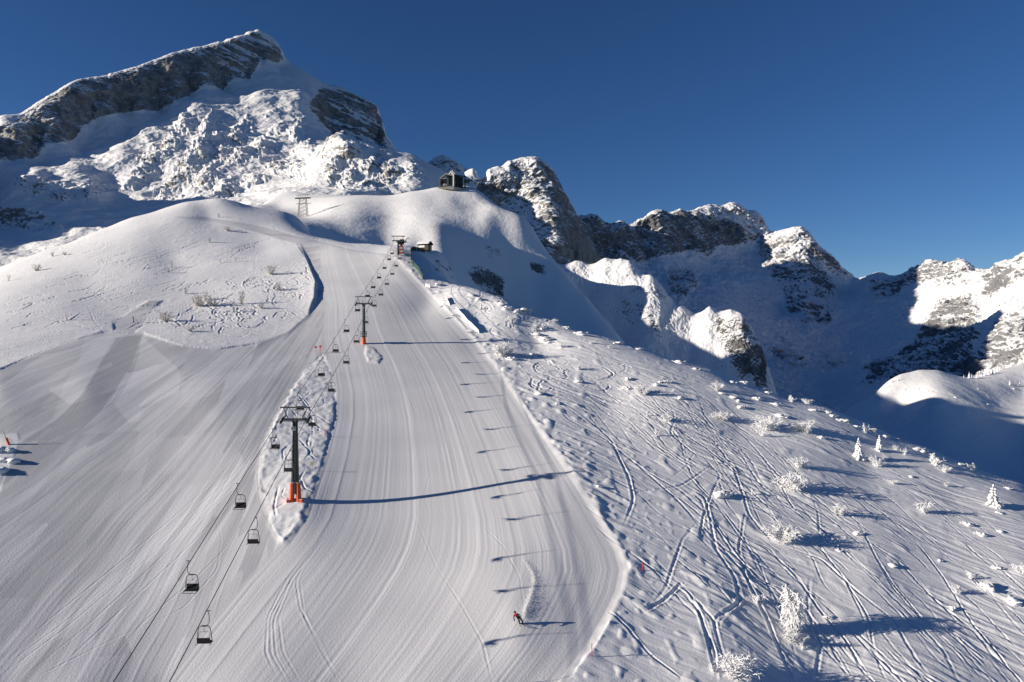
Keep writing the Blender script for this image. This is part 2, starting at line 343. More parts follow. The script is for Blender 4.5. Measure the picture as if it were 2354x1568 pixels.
# --- sunlit knoll at the right
k_r = [(1850,1020,337),(1937,952,347),(1972,925,353),(2007,908,355),(2042,877,358),(2069,861,363),(2113,850,369),(2157,851,373),(2200,864,376),(2227,868,379),(2266,859,390),(2310,846,399),(2353,833,410),(2500,800,432),(2800,760,452)]
pts = k_r + back(k_r, 1.15, 70) + [(1900,1040,294),(2000,980,316),(2060,940,337),(2113,900,342),(2140,930,316),(2200,930,320),(2300,930,337),(2353,900,363),(2000,1060,273),(2100,1020,284),(2200,1040,273),(2353,1040,284),(2100,1160,221),(2353,1150,226),(1850,1150,221),(2353,1260,184),(2000,1250,179),(2800,1000,273),(2800,1250,184),(1700,1100,252),(1700,1000,342)]
gK = g = Grid(pts, 1700, 2760, int(520 * Q), 180, 590, int(360 * Q), c=14)
mountain('sunlit_knoll', g, [([(2100,990),(2240,970),(2330,1040),(2330,1100),(2180,1060),(2080,1010)], 0.35, 20)], M_hill, big=(60, 1.5), mid=(14, 0.3), fine=(4, 0.06), seed=31, crest_w=40, snowsmooth=0.4, base_rock=0.16)['label'] = 'rounded snow knoll lit on its left flank'

# --- long side ridge behind the station hill, its flank turned to the sun
g_r = [(1100,640,770),(1180,600,790),(1240,590,890),(1308,605,880),(1323,599,876),(1336,601,872),(1377,601,860),(1391,593,856),(1426,595,848),(1449,600,840),(1475,631,830),(1497,631,820),(1519,657,812),(1541,692,804),(1567,701,798),(1629,705,776),(1677,714,764),(1704,723,756),(1717,745,753),(1730,767,750),(1750,800,745),(1775,880,735),(1820,1000,725)]
pts = g_r + back(g_r, 1.10, 85) + [(1176,580,764),(1150,560,770),(1215,592,768),(1176,760,722),(1220,770,722),(1120,740,720),(1336,780,790),(1391,700,805),(1409,760,785),(1453,740,780),(1537,790,755),(1585,830,742),(1638,850,728),(1704,920,712),(1740,980,700),  # starts with a hidden rise, added to cast the ridge's shadow line
 (1000,800,600),(1200,880,600),(1400,900,640),(1500,920,660),(1640,1010,660),(1740,1080,650),(1820,1150,640)]
g = Grid(pts, 1060, 1840, int(560 * Q), 600, 960, int(360 * Q), c=6)
bt = [(1640,720),(1704,725),(1750,790),(1752,880),(1690,850),(1650,780)]
b2 = [(1430,690),(1500,700),(1530,760),(1480,770),(1440,740)]
b3 = [(1460,630),(1520,655),(1545,695),(1500,680),(1455,670)]
b7 = [(1735,790),(1760,800),(1760,900),(1735,890)]
mountain('side_ridge', g, [(bt, 0.5, 10), (b2, 0.45, 8), (b3, 0.42, 6), (b7, 0.55, 4)], M_hill, big=(55, 2.0), mid=(13, 1.3), fine=(4.5, 0.8), seed=43, zsq=0.28, crest_w=25, snowsmooth=0.75, base_rock=0.24)['label'] = 'fluted snow ridge catching the sun above the dark valley'

# --- station hill
b_r = [(572,476,520),(610,462,560),(653,451,600),(700,455,590),(766,459,570),(846,459,545),(887,455,530),(940,440,520),(1000,428,520),(1040,428,525),(1075,426,527),(1105,438,521),(1139,467,507),(1154,482,500),(1182,495,492),(1205,505,486),(1221,518,479),(1231,533,471),(1246,559,459),(1257,582,451),(1272,600,446),
 (1300,625,440),(1350,680,428),(1400,740,416),(1450,800,405),(1550,900,390),(1750,1050,370)]
pts = b_r + back(b_r, 1.10, 85) + [(-300,740,380),(0,690,380),(300,590,380),(480,530,400),(300,560,600),(0,640,600),(500,500,480),(572,500,420),(600,484,470),(640,476,520),(700,500,470),(760,478,470),(820,480,450),(700,520,390),(780,545,400),(860,556,410),(940,558,412),(820,500,450),(860,640,362),
 (940,465,480),(1000,462,485),(1060,468,487),(1100,479,484),(1000,488,458),(1060,500,455),(1120,512,452),(1190,528,455),(900,500,458),(950,505,445),(1000,540,420),(1060,580,420),(1120,620,425),(1180,650,430),(1240,680,430),
 (900,562,415),(960,590,405),(1020,640,380),(1100,720,385),(1180,780,385),(1300,840,390),(900,720,345),(940,730,352),(1000,780,350),(1100,800,350),(1300,930,350),(1500,1000,350),(1700,1150,330)]
gB = g = Grid(pts, -200, 1740, int(1000 * Q), 335, 640, int(420 * Q), c=24, lam=5.0)
b4 = [(1060,610),(1110,605),(1160,640),(1160,690),(1120,680),(1080,650)]
b5 = [(1110,560),(1150,570),(1160,610),(1120,600)]
b6 = [(1215,600),(1265,612),(1260,640),(1220,620)]
b8 = [(1085,440),(1110,445),(1145,480),(1150,500),(1120,480),(1090,460)]
mountain('station_hill', g, [(b4, 0.6, 8), (b5, 0.45, 6), (b6, 0.5, 4), (b8, 0.6, 4)], M_hill, big=(60, 1.2), mid=(16, 0.4), fine=(4.5, 0.08), seed=41, crest_w=50, snowsmooth=0.2, base_rock=0.10)['label'] = 'snowy hill carrying the cable car station'
# ================================================================== near slope
crA = [(-900,900,190),(-500,780,215),(-300,720,230),(0,612,265),(100,575,272),(210,535,282),(300,500,292),(380,478,300),(430,463,306),(500,455,315),(540,462,322),(572,474,326),(640,484,328),(690,500,325)]
crB = [(1016,567,278),(1041,592,276)]
crC = [(1016,650,214),(1060,660,205),(1100,668,202),(1157,686,196),(1215,716,192),(1275,735,188),(1400,775,182),(1500,808,178),(1640,850,173),(1750,893,164),(1900,935,156),(2000,975,150),(2130,1030,142),(2230,1072,136),(2353,1110,130),(2600,1190,122),(3200,1330,118)]
ctl = crA + back(crA, 1.22, 50) + crB + back(crB, 1.15, 130) + crC + back(crC[1:], 1.2, 90) + back(crC[4:], 1.6, 330) + [
 (680,1150,95),(836,790,163),(915,583,238),
 (380,1700,57.2),(800,1700,57.1),(1200,1700,57),(1500,1700,57.3),(1900,1700,60.5),(2353,1700,63.5),(0,1700,56),(-400,1700,54.5),(-900,1700,52),(3200,1700,72),
 (1310,1085,103),(1450,1300,82),(1190,1425,71.5),(1700,1150,101),(2353,1330,89),(2000,1300,88),(1650,1380,77.3),
 (1100,787,169),(1240,793,172),(1200,920,132),(1400,930,134),(1700,980,130),(2000,1080,119),(2200,1150,111),
 (700,800,159.4),(400,810,149),(200,900,125.5),(0,900,122.6),(-400,950,109),(500,950,120.8),(820,920,131.5),
 (0,700,185),(200,650,210),(400,600,238),(150,760,160),(-300,830,138),(330,760,165),(914,700,335),(970,710,330),(926,700,308),(1010,705,304),(1073,712,300),(1075,700,276),(1046,705,268),(1046,730,288),(1070,715,250),(1020,690,296),(1100,722,272),(1130,720,255),(860,670,318),(450,700,192),(600,700,192),(700,700,194),(760,640,217),(690,640,218),(600,560,262),(720,590,246),(800,600,236),(870,620,224),(985,665,208),(985,700,198),(1100,720,188),(1100,760,176),
 (480,500,290),(600,520,283),(700,550,266),(780,566,256),(860,572,252),(930,575,250),(970,570,262),(955,590,246),(850,560,275),(760,549,280),(930,564,272),(700,530,300),(770,620,312),(730,572,316),(850,640,325),(990,600,245),(1015,620,235),
 (985,590,262),(1100,700,230),(1200,760,225)]
NU, NRW = int(1500 * Q), int(860 * Q)
gA = Grid(ctl, -420, 2760, NU, 46, 420, NRW, c=22, wk=0.15, lam=7.0)
U, V, X, Y = gA.U, gA.V, gA.X, gA.Y

def lerp1(v, pts):
    p = sorted((b, a) for a, b in pts); return np.interp(v, [q[0] for q in p], [q[1] for q in p])
# piste edges (photo plane)
EL = [(735,560),(735,600),(742,650),(748,700),(742,760),(748,800),(760,830),(770,900),(766,960),(745,1040),(720,1110),(690,1190),(650,1245),(560,1340),(470,1450),(380,1568),(300,1668)]
ER = [(880,560),(905,586),(945,625),(985,665),(1045,725),(1100,785),(1152,850),(1200,920),(1250,990),(1300,1060),(1352,1135),(1400,1210),(1435,1265),(1449,1310),(1440,1360),(1412,1420),(1370,1490),(1310,1568),(1230,1668)]
off_top = [(-900,1060),(-400,950),(0,850),(60,822),(150,785),(240,764),(330,768),(420,796),(500,803),(590,790),(660,762),(705,725),(722,690),(724,655),(712,625),(703,598),(690,566),(640,545),(560,525),(480,508),(400,500),(300,560),(0,640),(-900,900)]
road = [(400,497),(480,500),(560,512),(640,530),(700,548),(740,556),(800,566),(880,574),(905,588),(880,600),(720,610),(703,598),(680,562),(600,538),(500,512),(410,503)]
island = [(740,815),(765,860),(772,910),(768,960),(745,1040),(715,1120),(690,1195),(650,1245),(630,1215),(612,1160),(600,1100),(606,1040),(630,980),(655,930),(680,885),(705,845)]
groomed = [(-900,1900),(-900,1060),(-400,950),(0,850),(60,822),(150,785),(240,764),(330,768),(420,796),(500,803),(590,790),(660,762),(705,725),(722,690),(724,655),(712,625),(703,598),(680,562),(600,538),(500,512),(405,503),(400,497),(480,500),(560,512),(640,530),(700,548),(740,556),(800,572),(860,580)] + ER[1:] + [(1100,1900)]
apron = [(0,1150),(-60,1150),(-300,1230),(-300,1900),(-100,1500),(0,1120),(20,1070),(38,1030),(45,1000),(0,1000),(-300,1000),(-300,1150)]
trackpatch = [(260,745),(300,715),(340,690),(372,690),(345,715),(330,750),(310,765),(262,760)]
gr = np.where(inpoly(U, V, groomed), polydist(U, V, groomed), -polydist(U, V, groomed))
isl = np.where(inpoly(U, V, island), polydist(U, V, island), -polydist(U, V, island)) + 5 * gn(X / 2.5, Y / 2.5, None, 81) + 2.5 * gn(X / 0.8, Y / 0.8, None, 82)
pxm = F / gA.D                                    # photo units per metre
grm = gr / pxm; islm = isl / pxm
G = sst(grm, -0.15, 0.35) * (1 - sst(islm, -0.25, 0.15))       # 1 = groomed
Gp = soft(U, V, trackpatch, 4); G = np.maximum(G, Gp)
lft = [(-900,1010),(0,1000),(40,996),(45,1010),(38,1035),(20,1075),(0,1125),(-100,1350),(-900,1900)]
G *= 1 - soft(U, V, lft, 3)
vis = V < 1700
H = np.zeros_like(X)
# rounded undulation
H += gn(X / 35, Y / 35, None, 3) * 0.5 * (1 - 0.93 * G) + gn(X / 14, Y / 14, None, 4) * 0.22 * (1 - 0.95 * G)
rg = 1 - G
# wind-worked snow on the open slopes, drawn out along the fall line
right = sst(U, 900, 1100) * sst(V, 560, 700)
th = np.where(U > 900, 0.62, 0.25)               # streak direction
cx, sx = np.cos(th), np.sin(th)
# right field falls toward +x -y ; left hill streaks run across the slope
ax = np.where(U > 900, X * 0.80 - Y * 0.60, X * 0.96 + Y * 0.28); ay = np.where(U > 900, X * 0.60 + Y * 0.80, -X * 0.28 + Y * 0.96)
warp = gn(X / 9, Y / 9, None, 8) * 1.3
w1 = fbm(ax / 8.5, (ay + warp) / 1.1, None, 1.0, 3, 0.55, seed=5)
w2 = fbm(ax / 3.6, (ay + warp) / 0.45, None, 1.0, 2, 0.5, seed=15)
lump = np.maximum(0, gn(X / 2.6, Y / 2.6, None, 6) - 0.22) * 0.9
lump2 = np.maximum(0, gn(X / 1.2, Y / 1.2, None, 16) - 0.25) * 0.5
nearE = np.exp(-np.maximum(0, -grm) / 18.0) * (U > 900)
ptch = 0.35 + 0.9 * sst(gn(X / 16, Y / 16, None, 91), -0.2, 0.35)
Hr = (0.085 * w1 + 0.035 * w2) * ptch + lump * (0.16 + 0.4 * nearE) + lump2 * (0.12 + 0.4 * nearE)
leftk = np.where(U > 900, 1.0, np.where(V < 800, 0.8, 0.8))
H += rg * Hr * leftk
islf = sst(islm, -0.2, 0.4)
H += islf * (0.11 * gn(X / 2.2, Y / 2.2, None, 26) + 0.06 * gn(X / 0.9, Y / 0.9, None, 27) + 0.05 * sst(islm, 0, 0.8) + 0.03)
# banks along groomed edges
def edge_m(poly, closed=False):
    return polydist(U, V, poly, closed) / pxm
dR = edge_m(ER); bn = gn(X / 1.6, Y / 1.6, None, 33)
H += 0.30 * (1 + 0.5 * bn) * np.where(grm > 0, np.exp(-(dR / 0.7) ** 2), np.exp(-dR / 2.5)) * (V > 592) * (U > 870) * (1 - 0.5 * sst(dR, 6, 12))
bankL = [(690,566),(703,598),(712,625),(724,655),(722,690),(705,725),(660,762),(590,790)]
dL = edge_m(bankL); inoff = inpoly(U, V, off_top)
bh = np.interp(V, [560, 600, 640, 690, 725, 790], [0.1, 0.5, 0.95, 0.85, 0.3, 0.12])
H += np.where(inoff, 1, np.exp(-(dL / 0.7) ** 2)) * bh * np.exp(-dL / 9.0) * (dL < 40) * (1 + 0.12 * bn)
dT = edge_m(off_top[:10]); H += np.where(inoff, 0.08, 0.0) * np.exp(-dT / 5.0) + 0.03 * np.exp(-(dT / 0.8) ** 2) * (1 + bn)
isE = np.abs(islm); H += 0.12 * np.exp(-(isE / 0.45) ** 2) * (1 + 1.2 * bn) * sst(-(U - 700) + (V - 1000) * 0.4, -60, 40) * (U < 780)
# grooming: ridges run with the piste on the right, fan out from the junction on the left
vv = np.clip(V, 560, 1700)
sL = lerp1(vv, EL); sR = lerp1(vv, ER)
s = (U - sL) / (sR - sL)
sm = s * 46.0                                    # metres across
rp = G * sst(s, -0.01, 0.01)
phi = np.arctan2(V - 560.0, 840.0 - U); rr = np.hypot(V - 560.0, U - 840.0)
fm = phi * 75.0 + 0.6 * vn1(rr / 120.0, 5)
lp = G * (1 - sst(s, -0.01, 0.01))
def comb(c, l, sd):
    ln = vn1(l / 6.0 + np.floor(c / 4.5) * 3.3, sd + 9) * 0.35 + 0.75
    return (0.012 * vn1(c / 0.16, sd) + 0.015 * vn1(c / 0.45, sd + 1) + 0.012 * vn1(c / 1.3, sd + 2)) * ln + 0.03 * np.exp(-((np.abs(((c / 4.5) % 1) - 0.5) - 0.5) * 4.5 / 0.16) ** 2) * (0.5 + 0.5 * vn1(c / 4.5, sd + 4))
H += 0.8 * rp * comb(sm, Y, 1) + 0.42 * lp * comb(fm, rr / 8, 31)
tone = 0.60 + 0.34 * rg
cell = lambda a, b, sd: _g2[(np.floor(a).astype(int) * 37 + np.floor(b).astype(int) * 101 + sd) & 1023]
tone += rp * (0.12 * vn1(sm / 2.4, 51) + 0.06 * vn1(sm / 0.7, 52) + 0.12 * gn(X / 9, Y / 7, None, 53))
pw = fm / 3.6 + 0.25 * gn(X / 12, Y / 12, None, 54)
tone += lp * (0.55 * (cell(pw, np.log(rr + 50) * 5 + 3 * vn1(pw * 0.99, 3), 5) - 0.5) + 0.15 * vn1(fm / 1.1, 55) + 0.06 * vn1(fm / 0.35, 56) + 0.12 * gn(X / 7, Y / 7, None, 57))
tone -= lp * 0.15  # left piste darker overall: shade and grooming direction put into the snow colour
ca = (X * 0.94 + Y * 0.22) / 3.4 + 0.12 * gn(X / 3, Y / 3, None, 58); cb = (Y - 0.2 * X) / 11.0 + 0.5 * vn1(np.floor(ca) * 1.7, 9)
tone += lp * sst(V, 840, 940) * 0.30 * (cell(ca, cb, 77) - 0.5) * (0.6 + 0.4 * vn1(ca * 9, 12))
ca2 = (X * 0.94 + Y * 0.22) / 1.1; tone += lp * sst(V, 780, 900) * 0.10 * vn1(ca2, 41)
tone -= rp * 0.06
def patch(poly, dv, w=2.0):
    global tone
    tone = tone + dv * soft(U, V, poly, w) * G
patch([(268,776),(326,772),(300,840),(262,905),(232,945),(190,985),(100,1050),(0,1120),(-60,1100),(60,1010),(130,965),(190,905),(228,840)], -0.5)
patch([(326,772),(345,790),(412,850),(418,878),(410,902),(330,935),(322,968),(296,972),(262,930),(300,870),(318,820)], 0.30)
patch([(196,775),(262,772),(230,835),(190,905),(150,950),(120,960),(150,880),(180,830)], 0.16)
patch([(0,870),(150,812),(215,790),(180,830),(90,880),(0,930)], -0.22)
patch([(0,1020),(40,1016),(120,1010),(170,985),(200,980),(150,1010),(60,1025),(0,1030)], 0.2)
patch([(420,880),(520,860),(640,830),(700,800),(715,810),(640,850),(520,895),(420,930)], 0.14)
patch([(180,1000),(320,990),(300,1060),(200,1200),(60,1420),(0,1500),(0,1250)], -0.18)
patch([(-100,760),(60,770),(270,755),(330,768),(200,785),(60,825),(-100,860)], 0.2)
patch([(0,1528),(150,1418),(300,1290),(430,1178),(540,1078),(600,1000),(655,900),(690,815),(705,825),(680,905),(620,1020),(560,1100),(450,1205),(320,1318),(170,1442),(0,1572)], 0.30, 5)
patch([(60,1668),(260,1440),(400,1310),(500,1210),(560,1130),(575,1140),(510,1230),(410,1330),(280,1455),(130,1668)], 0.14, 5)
# fresh scuffed snow piled behind the second pylon
bx = soft(U, V, [(842,795),(858,800),(878,822),(870,836),(846,832),(838,812)], 3); H += bx * (0.16 + 0.12 * gn(X / 1.1, Y / 1.1, None, 95))

gA.grid_ready = True
# ---- tracks: pressed into the sheet
colU0, colDU = gA.u[0], gA.u[1] - gA.u[0]
def rows_at(u, v):
    """row index where column u crosses screen row v (front surface)"""
    j = np.clip(((u - colU0) / colDU).round().astype(int), 0, NU - 1)
    out = np.empty(len(u), int)
    for k in range(len(u)):
        c = gA.V[:, j[k]]; i = np.argmax(c <= v[k]); out[k] = i if c[i] <= v[k] else -1
    return out, j
def smooth_line(pts, n):
    p = np.array(pts, float); t = np.concatenate([[0], np.cumsum(np.hypot(*np.diff(p, axis=0).T))]); L = t[-1]
    q = np.linspace(0, L, n); x = np.interp(q, t, p[:, 0]); y = np.interp(q, t, p[:, 1])
    k = max(3, n // (len(pts) * 2)) | 1; w = np.hanning(k + 2)[1:-1]; w /= w.sum(); h = k // 2
    ex = lambda a: np.concatenate([2 * a[0] - a[1:h + 1][::-1], a, 2 * a[-1] - a[-h - 1:-1][::-1]])
    if h > 0: x, y = np.convolve(ex(x), w, 'valid'), np.convolve(ex(y), w, 'valid')
    return x, y
rt = random.Random(5); wbuf = np.zeros(X.size, np.float32); dist = np.full(X.size, 1e3, np.float32); Xf = X.ravel(); Yf = Y.ravel(); HT = np.zeros(X.size)
def carve(pts, wid=0.22, dep=0.16, berm=0.5, pair=0.0, fade=True):
    L = sum(math.hypot(a[0] - b[0], a[1] - b[1]) for a, b in zip(pts, pts[1:])); n = max(8, int(L / 1.6 * Q))
    x, y = smooth_line(pts, n); ok = (x > gA.u[0] + 5) & (x < gA.u[-1] - 5) & (y < 1640)
    x, y = x[ok], y[ok]
    if len(x) < 4: return
    i, j = rows_at(x, y); ok = i >= 0; i, j = i[ok], j[ok]; x, y = x[ok], y[ok]
    if len(i) < 4: return
    d = gA.D[i, j]; px = (x - CU) / F * d; py = d
    mp = F / d.mean() / colDU; rc = min(22, int((wid * 4 + pair) * mp) + 2); rr_ = min(22, rc)
    oi, oj = np.meshgrid(np.arange(-rr_, rr_ + 1), np.arange(-rc, rc + 1)); oi = oi.ravel(); oj = oj.ravel()
    I = np.clip(i[:, None] + oi[None], 0, NRW - 1); J = np.clip(j[:, None] + oj[None], 0, NU - 1); K = (I * NU + J).ravel()
    dd = np.hypot(Xf[K] - np.repeat(px, len(oi)), Yf[K] - np.repeat(py, len(oi))).astype(np.float32)
    np.minimum.at(dist, K, dd); uq = np.unique(K); q = dist[uq]
    t = np.arange(len(px)) / (len(px) - 1.0); wt = np.clip(np.minimum(t, 1 - t) * 7, 0, 1) * (0.75 + 0.45 * vn1(t * 7 + rt.random() * 90))
    np.maximum.at(wbuf, K[dd < wid * 3.5], np.repeat(wt, len(oi))[dd < wid * 3.5].astype(np.float32))
    prof = -dep * np.exp(-(q / wid) ** 2) + berm * dep * np.exp(-((q - 1.9 * wid) / (0.7 * wid)) ** 2)
    HT[uq] += prof * wbuf[uq]; dist[uq] = 1e3; wbuf[uq] = 0
rt = random.Random(5)
# main tracks on the right-hand field (photo plane)
TR = [
 [(1370,880),(1450,930),(1530,975),(1570,1020),(1580,1060),(1600,1110),(1640,1160),(1700,1230),(1740,1290),(1790,1400),(1830,1500)],
 [(1490,870),(1540,930),(1552,960),(1545,990),(1600,1040),(1680,1080),(1700,1130),(1720,1190),(1780,1250),(1880,1290),(1960,1350),(2040,1420),(2110,1520),(2140,1568)],
 [(1600,900),(1614,930),(1620,960),(1650,985),(1700,1020),(1730,1060),(1745,1100),(1790,1140)],
 [(1440,905),(1500,940),(1560,1000),(1590,1040),(1570,1075),(1540,1095)],
 [(1620,1050),(1660,1090),(1640,1130),(1610,1180),(1600,1240)],
 [(1650,1090),(1672,1150),(1700,1200),(1690,1230)],
 [(1250,900),(1300,960),(1380,1000),(1440,1050),(1500,1100),(1560,1150),(1640,1240),(1700,1310),(1760,1420),(1800,1520),(1820,1568)],
 [(1180,820),(1240,900),(1330,950),(1400,1010),(1440,1090),(1450,1150),(1430,1210)],
 [(1430,1040),(1500,1090),(1560,1120),(1620,1180),(1690,1270),(1740,1330),(1820,1370),(1900,1460),(1960,1568)],
 [(1460,1290),(1520,1320),(1580,1370),(1620,1430),(1640,1500),(1645,1568)],
 [(1465,1285),(1530,1330),(1600,1400),(1634,1470),(1650,1568)],
 [(1480,1290),(1560,1340),(1640,1420),(1660,1500),(1690,1568)],
 [(1400,1410),(1440,1450),(1500,1510),(1560,1568)],
 [(1475,1405),(1500,1398),(1530,1380),(1570,1345)],
 [(1700,1230),(1760,1260),(1830,1330),(1880,1400),(1940,1470),(2000,1568)],
 [(1560,1100),(1620,1150),(1640,1260),(1690,1330),(1700,1380),(1650,1420),(1640,1470)],
 [(1850,1100),(1880,1180),(1885,1260),(1940,1330),(1990,1420),(2010,1490),(2040,1568)],
 [(1780,1110),(1850,1170),(1920,1260),(2000,1330),(2080,1400),(2160,1500),(2200,1568)],
 [(1900,1110),(1960,1180),(2010,1280),(2060,1350),(2130,1430),(2200,1500),(2250,1568)],
 [(2100,1240),(2160,1330),(2230,1430),(2290,1500),(2340,1568)],
 [(1650,970),(1740,1010),(1800,1070),(1850,1120),(1920,1180),(2000,1230)],
 [(1600,1200),(1572,1240),(1556,1290),(1530,1350),(1500,1380)],
 [(1720,1180),(1700,1260),(1720,1330),(1780,1390)],[(1860,1330),(1850,1400),(1880,1480),(1870,1568)],
 [(1340,1080),(1400,1100),(1470,1130),(1560,1120),(1650,1060)],
]
for t in TR:
    for k in range(rt.choice((1, 1, 2))):
        o = [(a + rt.uniform(-7, 7), b + rt.uniform(-5, 5)) for a, b in t]
        carve(o, wid=rt.uniform(0.10, 0.17), dep=rt.uniform(0.05, 0.12))
# bundle of tracks pouring from the piste edge down the field
for k in range(56):
    t0 = rt.uniform(0, 1); u0 = 1150 + 500 * t0 + rt.uniform(-40, 40); v0 = 770 + 170 * t0 + rt.uniform(-30, 60)
    L = rt.uniform(140, 620); pts = []; ph = rt.uniform(0, 6); am = rt.uniform(4, 26); wl = rt.uniform(130, 300); u, v = u0, v0
    for q in range(int(L / 22)):
        an = 0.48 + 0.42 * min(1, (v - 780) / 500) + am / 60 * math.sin(ph + q * 22 * 6.28 / wl)
        u += 22 * math.cos(an); v += 22 * math.sin(an); pts.append((u, v))
    if len(pts) > 3: carve(pts, wid=rt.uniform(0.09, 0.15), dep=rt.uniform(0.05, 0.12))
for k in range(130):
    u0 = rt.uniform(1300, 2380); v0 = 780 + (u0 - 1400) * 0.38 + rt.uniform(20, 520); v0 = max(v0, 800)
    if v0 > 1540: continue
    L = rt.uniform(80, 380); pts = []; ph = rt.uniform(0, 6); am = rt.uniform(1, 10); u, v = u0, v0
    for q in range(int(L / 20)):
        an = 0.45 + 0.35 * min(1, max(0, (v - 850) / 600)) + am / 60 * math.sin(ph + q * 0.6)
        u += 20 * math.cos(an); v += 20 * math.sin(an); pts.append((u, v))
    if len(pts) > 3: carve(pts, wid=rt.uniform(0.09, 0.14), dep=rt.uniform(0.03, 0.08))
# loops and swirls on the small off-piste hillside at the left and near the crest on the right
def swirl(uc, vc, ru, rv, n, dep=0.2, w=0.2):
    for k in range(n):
        a0 = rt.uniform(0, 6.28); a1 = a0 + rt.uniform(1.5, 4.5); cu_, cv_ = uc + rt.uniform(-ru, ru), vc + rt.uniform(-rv, rv); r = rt.uniform(14, 40)
        carve([(cu_ + r * math.cos(a0 + (a1 - a0) * t / 12) + t * rt.uniform(0, 1.5), cv_ + 0.42 * r * math.sin(a0 + (a1 - a0) * t / 12)) for t in range(13)], wid=w, dep=dep * rt.uniform(0.5, 1.1), berm=0.6)
swirl(600, 690, 110, 45, 34); swirl(480, 740, 110, 22, 18); swirl(640, 640, 60, 20, 10); swirl(1130, 700, 60, 18, 12, 0.16); swirl(1180, 740, 90, 30, 14, 0.2); swirl(1300, 860, 120, 40, 16, 0.18)
for p in [[(120,640),(200,610),(270,570),(300,555)],[(300,530),(330,545),(360,565)],[(200,700),(215,740),(240,770)],[(60,720),(150,745),(210,760),(260,740),(330,720)],[(250,560),(330,550),(380,530),(400,515)],[(330,650),(300,670),(250,680),(210,700)],[(340,600),(420,585),(470,560)],[(150,590),(240,570),(290,545)]]:
    carve(p, wid=0.18, dep=0.06)
for k in range(110):      # little wind lips across the left hillside
    u0, v0 = rt.uniform(0, 560), rt.uniform(560, 760); 
    carve([(u0, v0), (u0 + rt.uniform(12, 40), v0 - rt.uniform(3, 14)), (u0 + rt.uniform(45, 80), v0 - rt.uniform(10, 24))], wid=0.25, dep=rt.uniform(0.05, 0.16))
# island scuffs, animal and ski lines
for k in range(26):
    t = rt.random(); v0 = 850 + 360 * t; u0 = 690 + rt.uniform(-60, 50) - (t - 0.3) * 40
    if not inpoly(np.array([u0, u0 - 15, u0 + 15]), np.array([v0 + 45.0] * 3), island).all(): continue
    carve([(u0, v0), (u0 + rt.uniform(-25, 25), v0 + rt.uniform(8, 30)), (u0 + rt.uniform(-40, 40), v0 + rt.uniform(20, 60))], wid=0.13, dep=0.07)
for p in [[(770,985),(730,960),(700,930)],[(765,1000),(735,985),(700,960),(680,950)],[(700,1060),(712,1045),(706,1020),(712,1000)],[(640,1120),(630,1165),(634,1190)],[(700,1085),(690,1100),(700,1125),(715,1130)]]:
    carve(p, wid=0.14, dep=0.08)
# ski lines on the groomed piste
for p in [[(870,760),(885,800),(915,860),(925,880),(960,960)],[(855,745),(868,762),(880,800),(905,850)],
          [(1040,850),(1000,880),(975,905),(990,940),(1030,965)],[(1000,1070),(985,1100),(975,1140),(985,1180)],[(1180,760),(1195,775),(1190,800),(1150,830),(1100,850)],
          [(1110,1210),(1160,1260),(1195,1330),(1205,1400)],[(950,1180),(1000,1300),(1060,1390),(1110,1480),(1130,1568)],
          [(690,1340),(700,1420),(740,1500),(780,1568)],[(700,1290),(680,1340),(690,1400),(730,1470),(760,1530),(790,1568)],
          [(730,1240),(660,1330),(615,1420),(610,1500),(640,1568)],[(745,1235),(680,1330),(640,1420),(650,1500),(690,1568)],[(735,1250),(665,1340),(622,1420),(622,1500),(660,1568)],
          [(740,1240),(670,1330),(628,1430),(635,1510),(672,1568)],
          [(560,980),(640,930),(700,870),(770,800),(830,775),(850,750),(820,725),(760,722)],[(560,960),(650,905),(720,840),(790,790),(845,765),(860,745),(830,722)],
          [(0,1540),(150,1430),(300,1300),(430,1190),(540,1090),(600,1010),(660,900),(700,820),(730,760)],[(0,1555),(160,1437),(310,1310),(440,1200),(548,1095),(606,1020),(668,905),(708,825)],
          [(40,1568),(200,1440),(330,1320),(450,1205),(556,1100),(612,1025),(676,905)],[(100,1568),(260,1420),(400,1290),(500,1190),(580,1090),(598,1060)],[(0,1520),(120,1420),(280,1290),(410,1180),(520,1080),(590,980),(650,880)],
          [(210,1568),(330,1430),(450,1330),(520,1260),(560,1180),(540,1100)],[(600,1000),(592,1100),(600,1170),(640,1240),(650,1260)],
          [(480,1170),(510,1230),(500,1310),(420,1400),(260,1470),(60,1568)],[(420,860),(415,900),(330,935),(322,968),(340,985)],[(268,776),(262,800),(236,845),(200,905),(160,960)],[(326,772),(300,850),(262,925),(190,985),(90,1010),(0,1018)],
          [(0,945),(120,935),(260,915)],[(345,790),(412,850),(418,878)]]:
    carve(p, wid=0.10, dep=0.019, berm=0.8)
H += HT.reshape(X.shape)
nx0, ny0, nz0 = gA.normals()
gA.baseZ = gA.Z.copy()
gA.Z += H
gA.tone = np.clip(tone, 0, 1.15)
# dark rocks poking through under the crest on the right, a few bare spots on the hills
rk = np.zeros_like(X)
rr1 = soft(U, V, [(1000,596),(1050,590),(1100,625),(1090,660),(1020,640),(990,615)], 5) * (gA.D > 215)
rk += rr1 * (0.34 + 0.5 * gn(X / 3.0, Y / 3.0, gA.Z / 2, 71))
rk += 0.9 * sst(gn(X / 2.2, Y / 2.2, None, 72), 0.42, 0.5) * soft(U, V, [(560,610),(700,560),(720,640),(600,660)], 20) * rg * 0.4
gA.rock = rk
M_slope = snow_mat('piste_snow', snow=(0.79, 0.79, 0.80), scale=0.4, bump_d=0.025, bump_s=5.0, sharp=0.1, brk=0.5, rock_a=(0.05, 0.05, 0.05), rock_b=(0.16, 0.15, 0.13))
gA.build('snow_slope', M_slope)['label'] = 'groomed ski slope with trodden off-piste snow beside it'

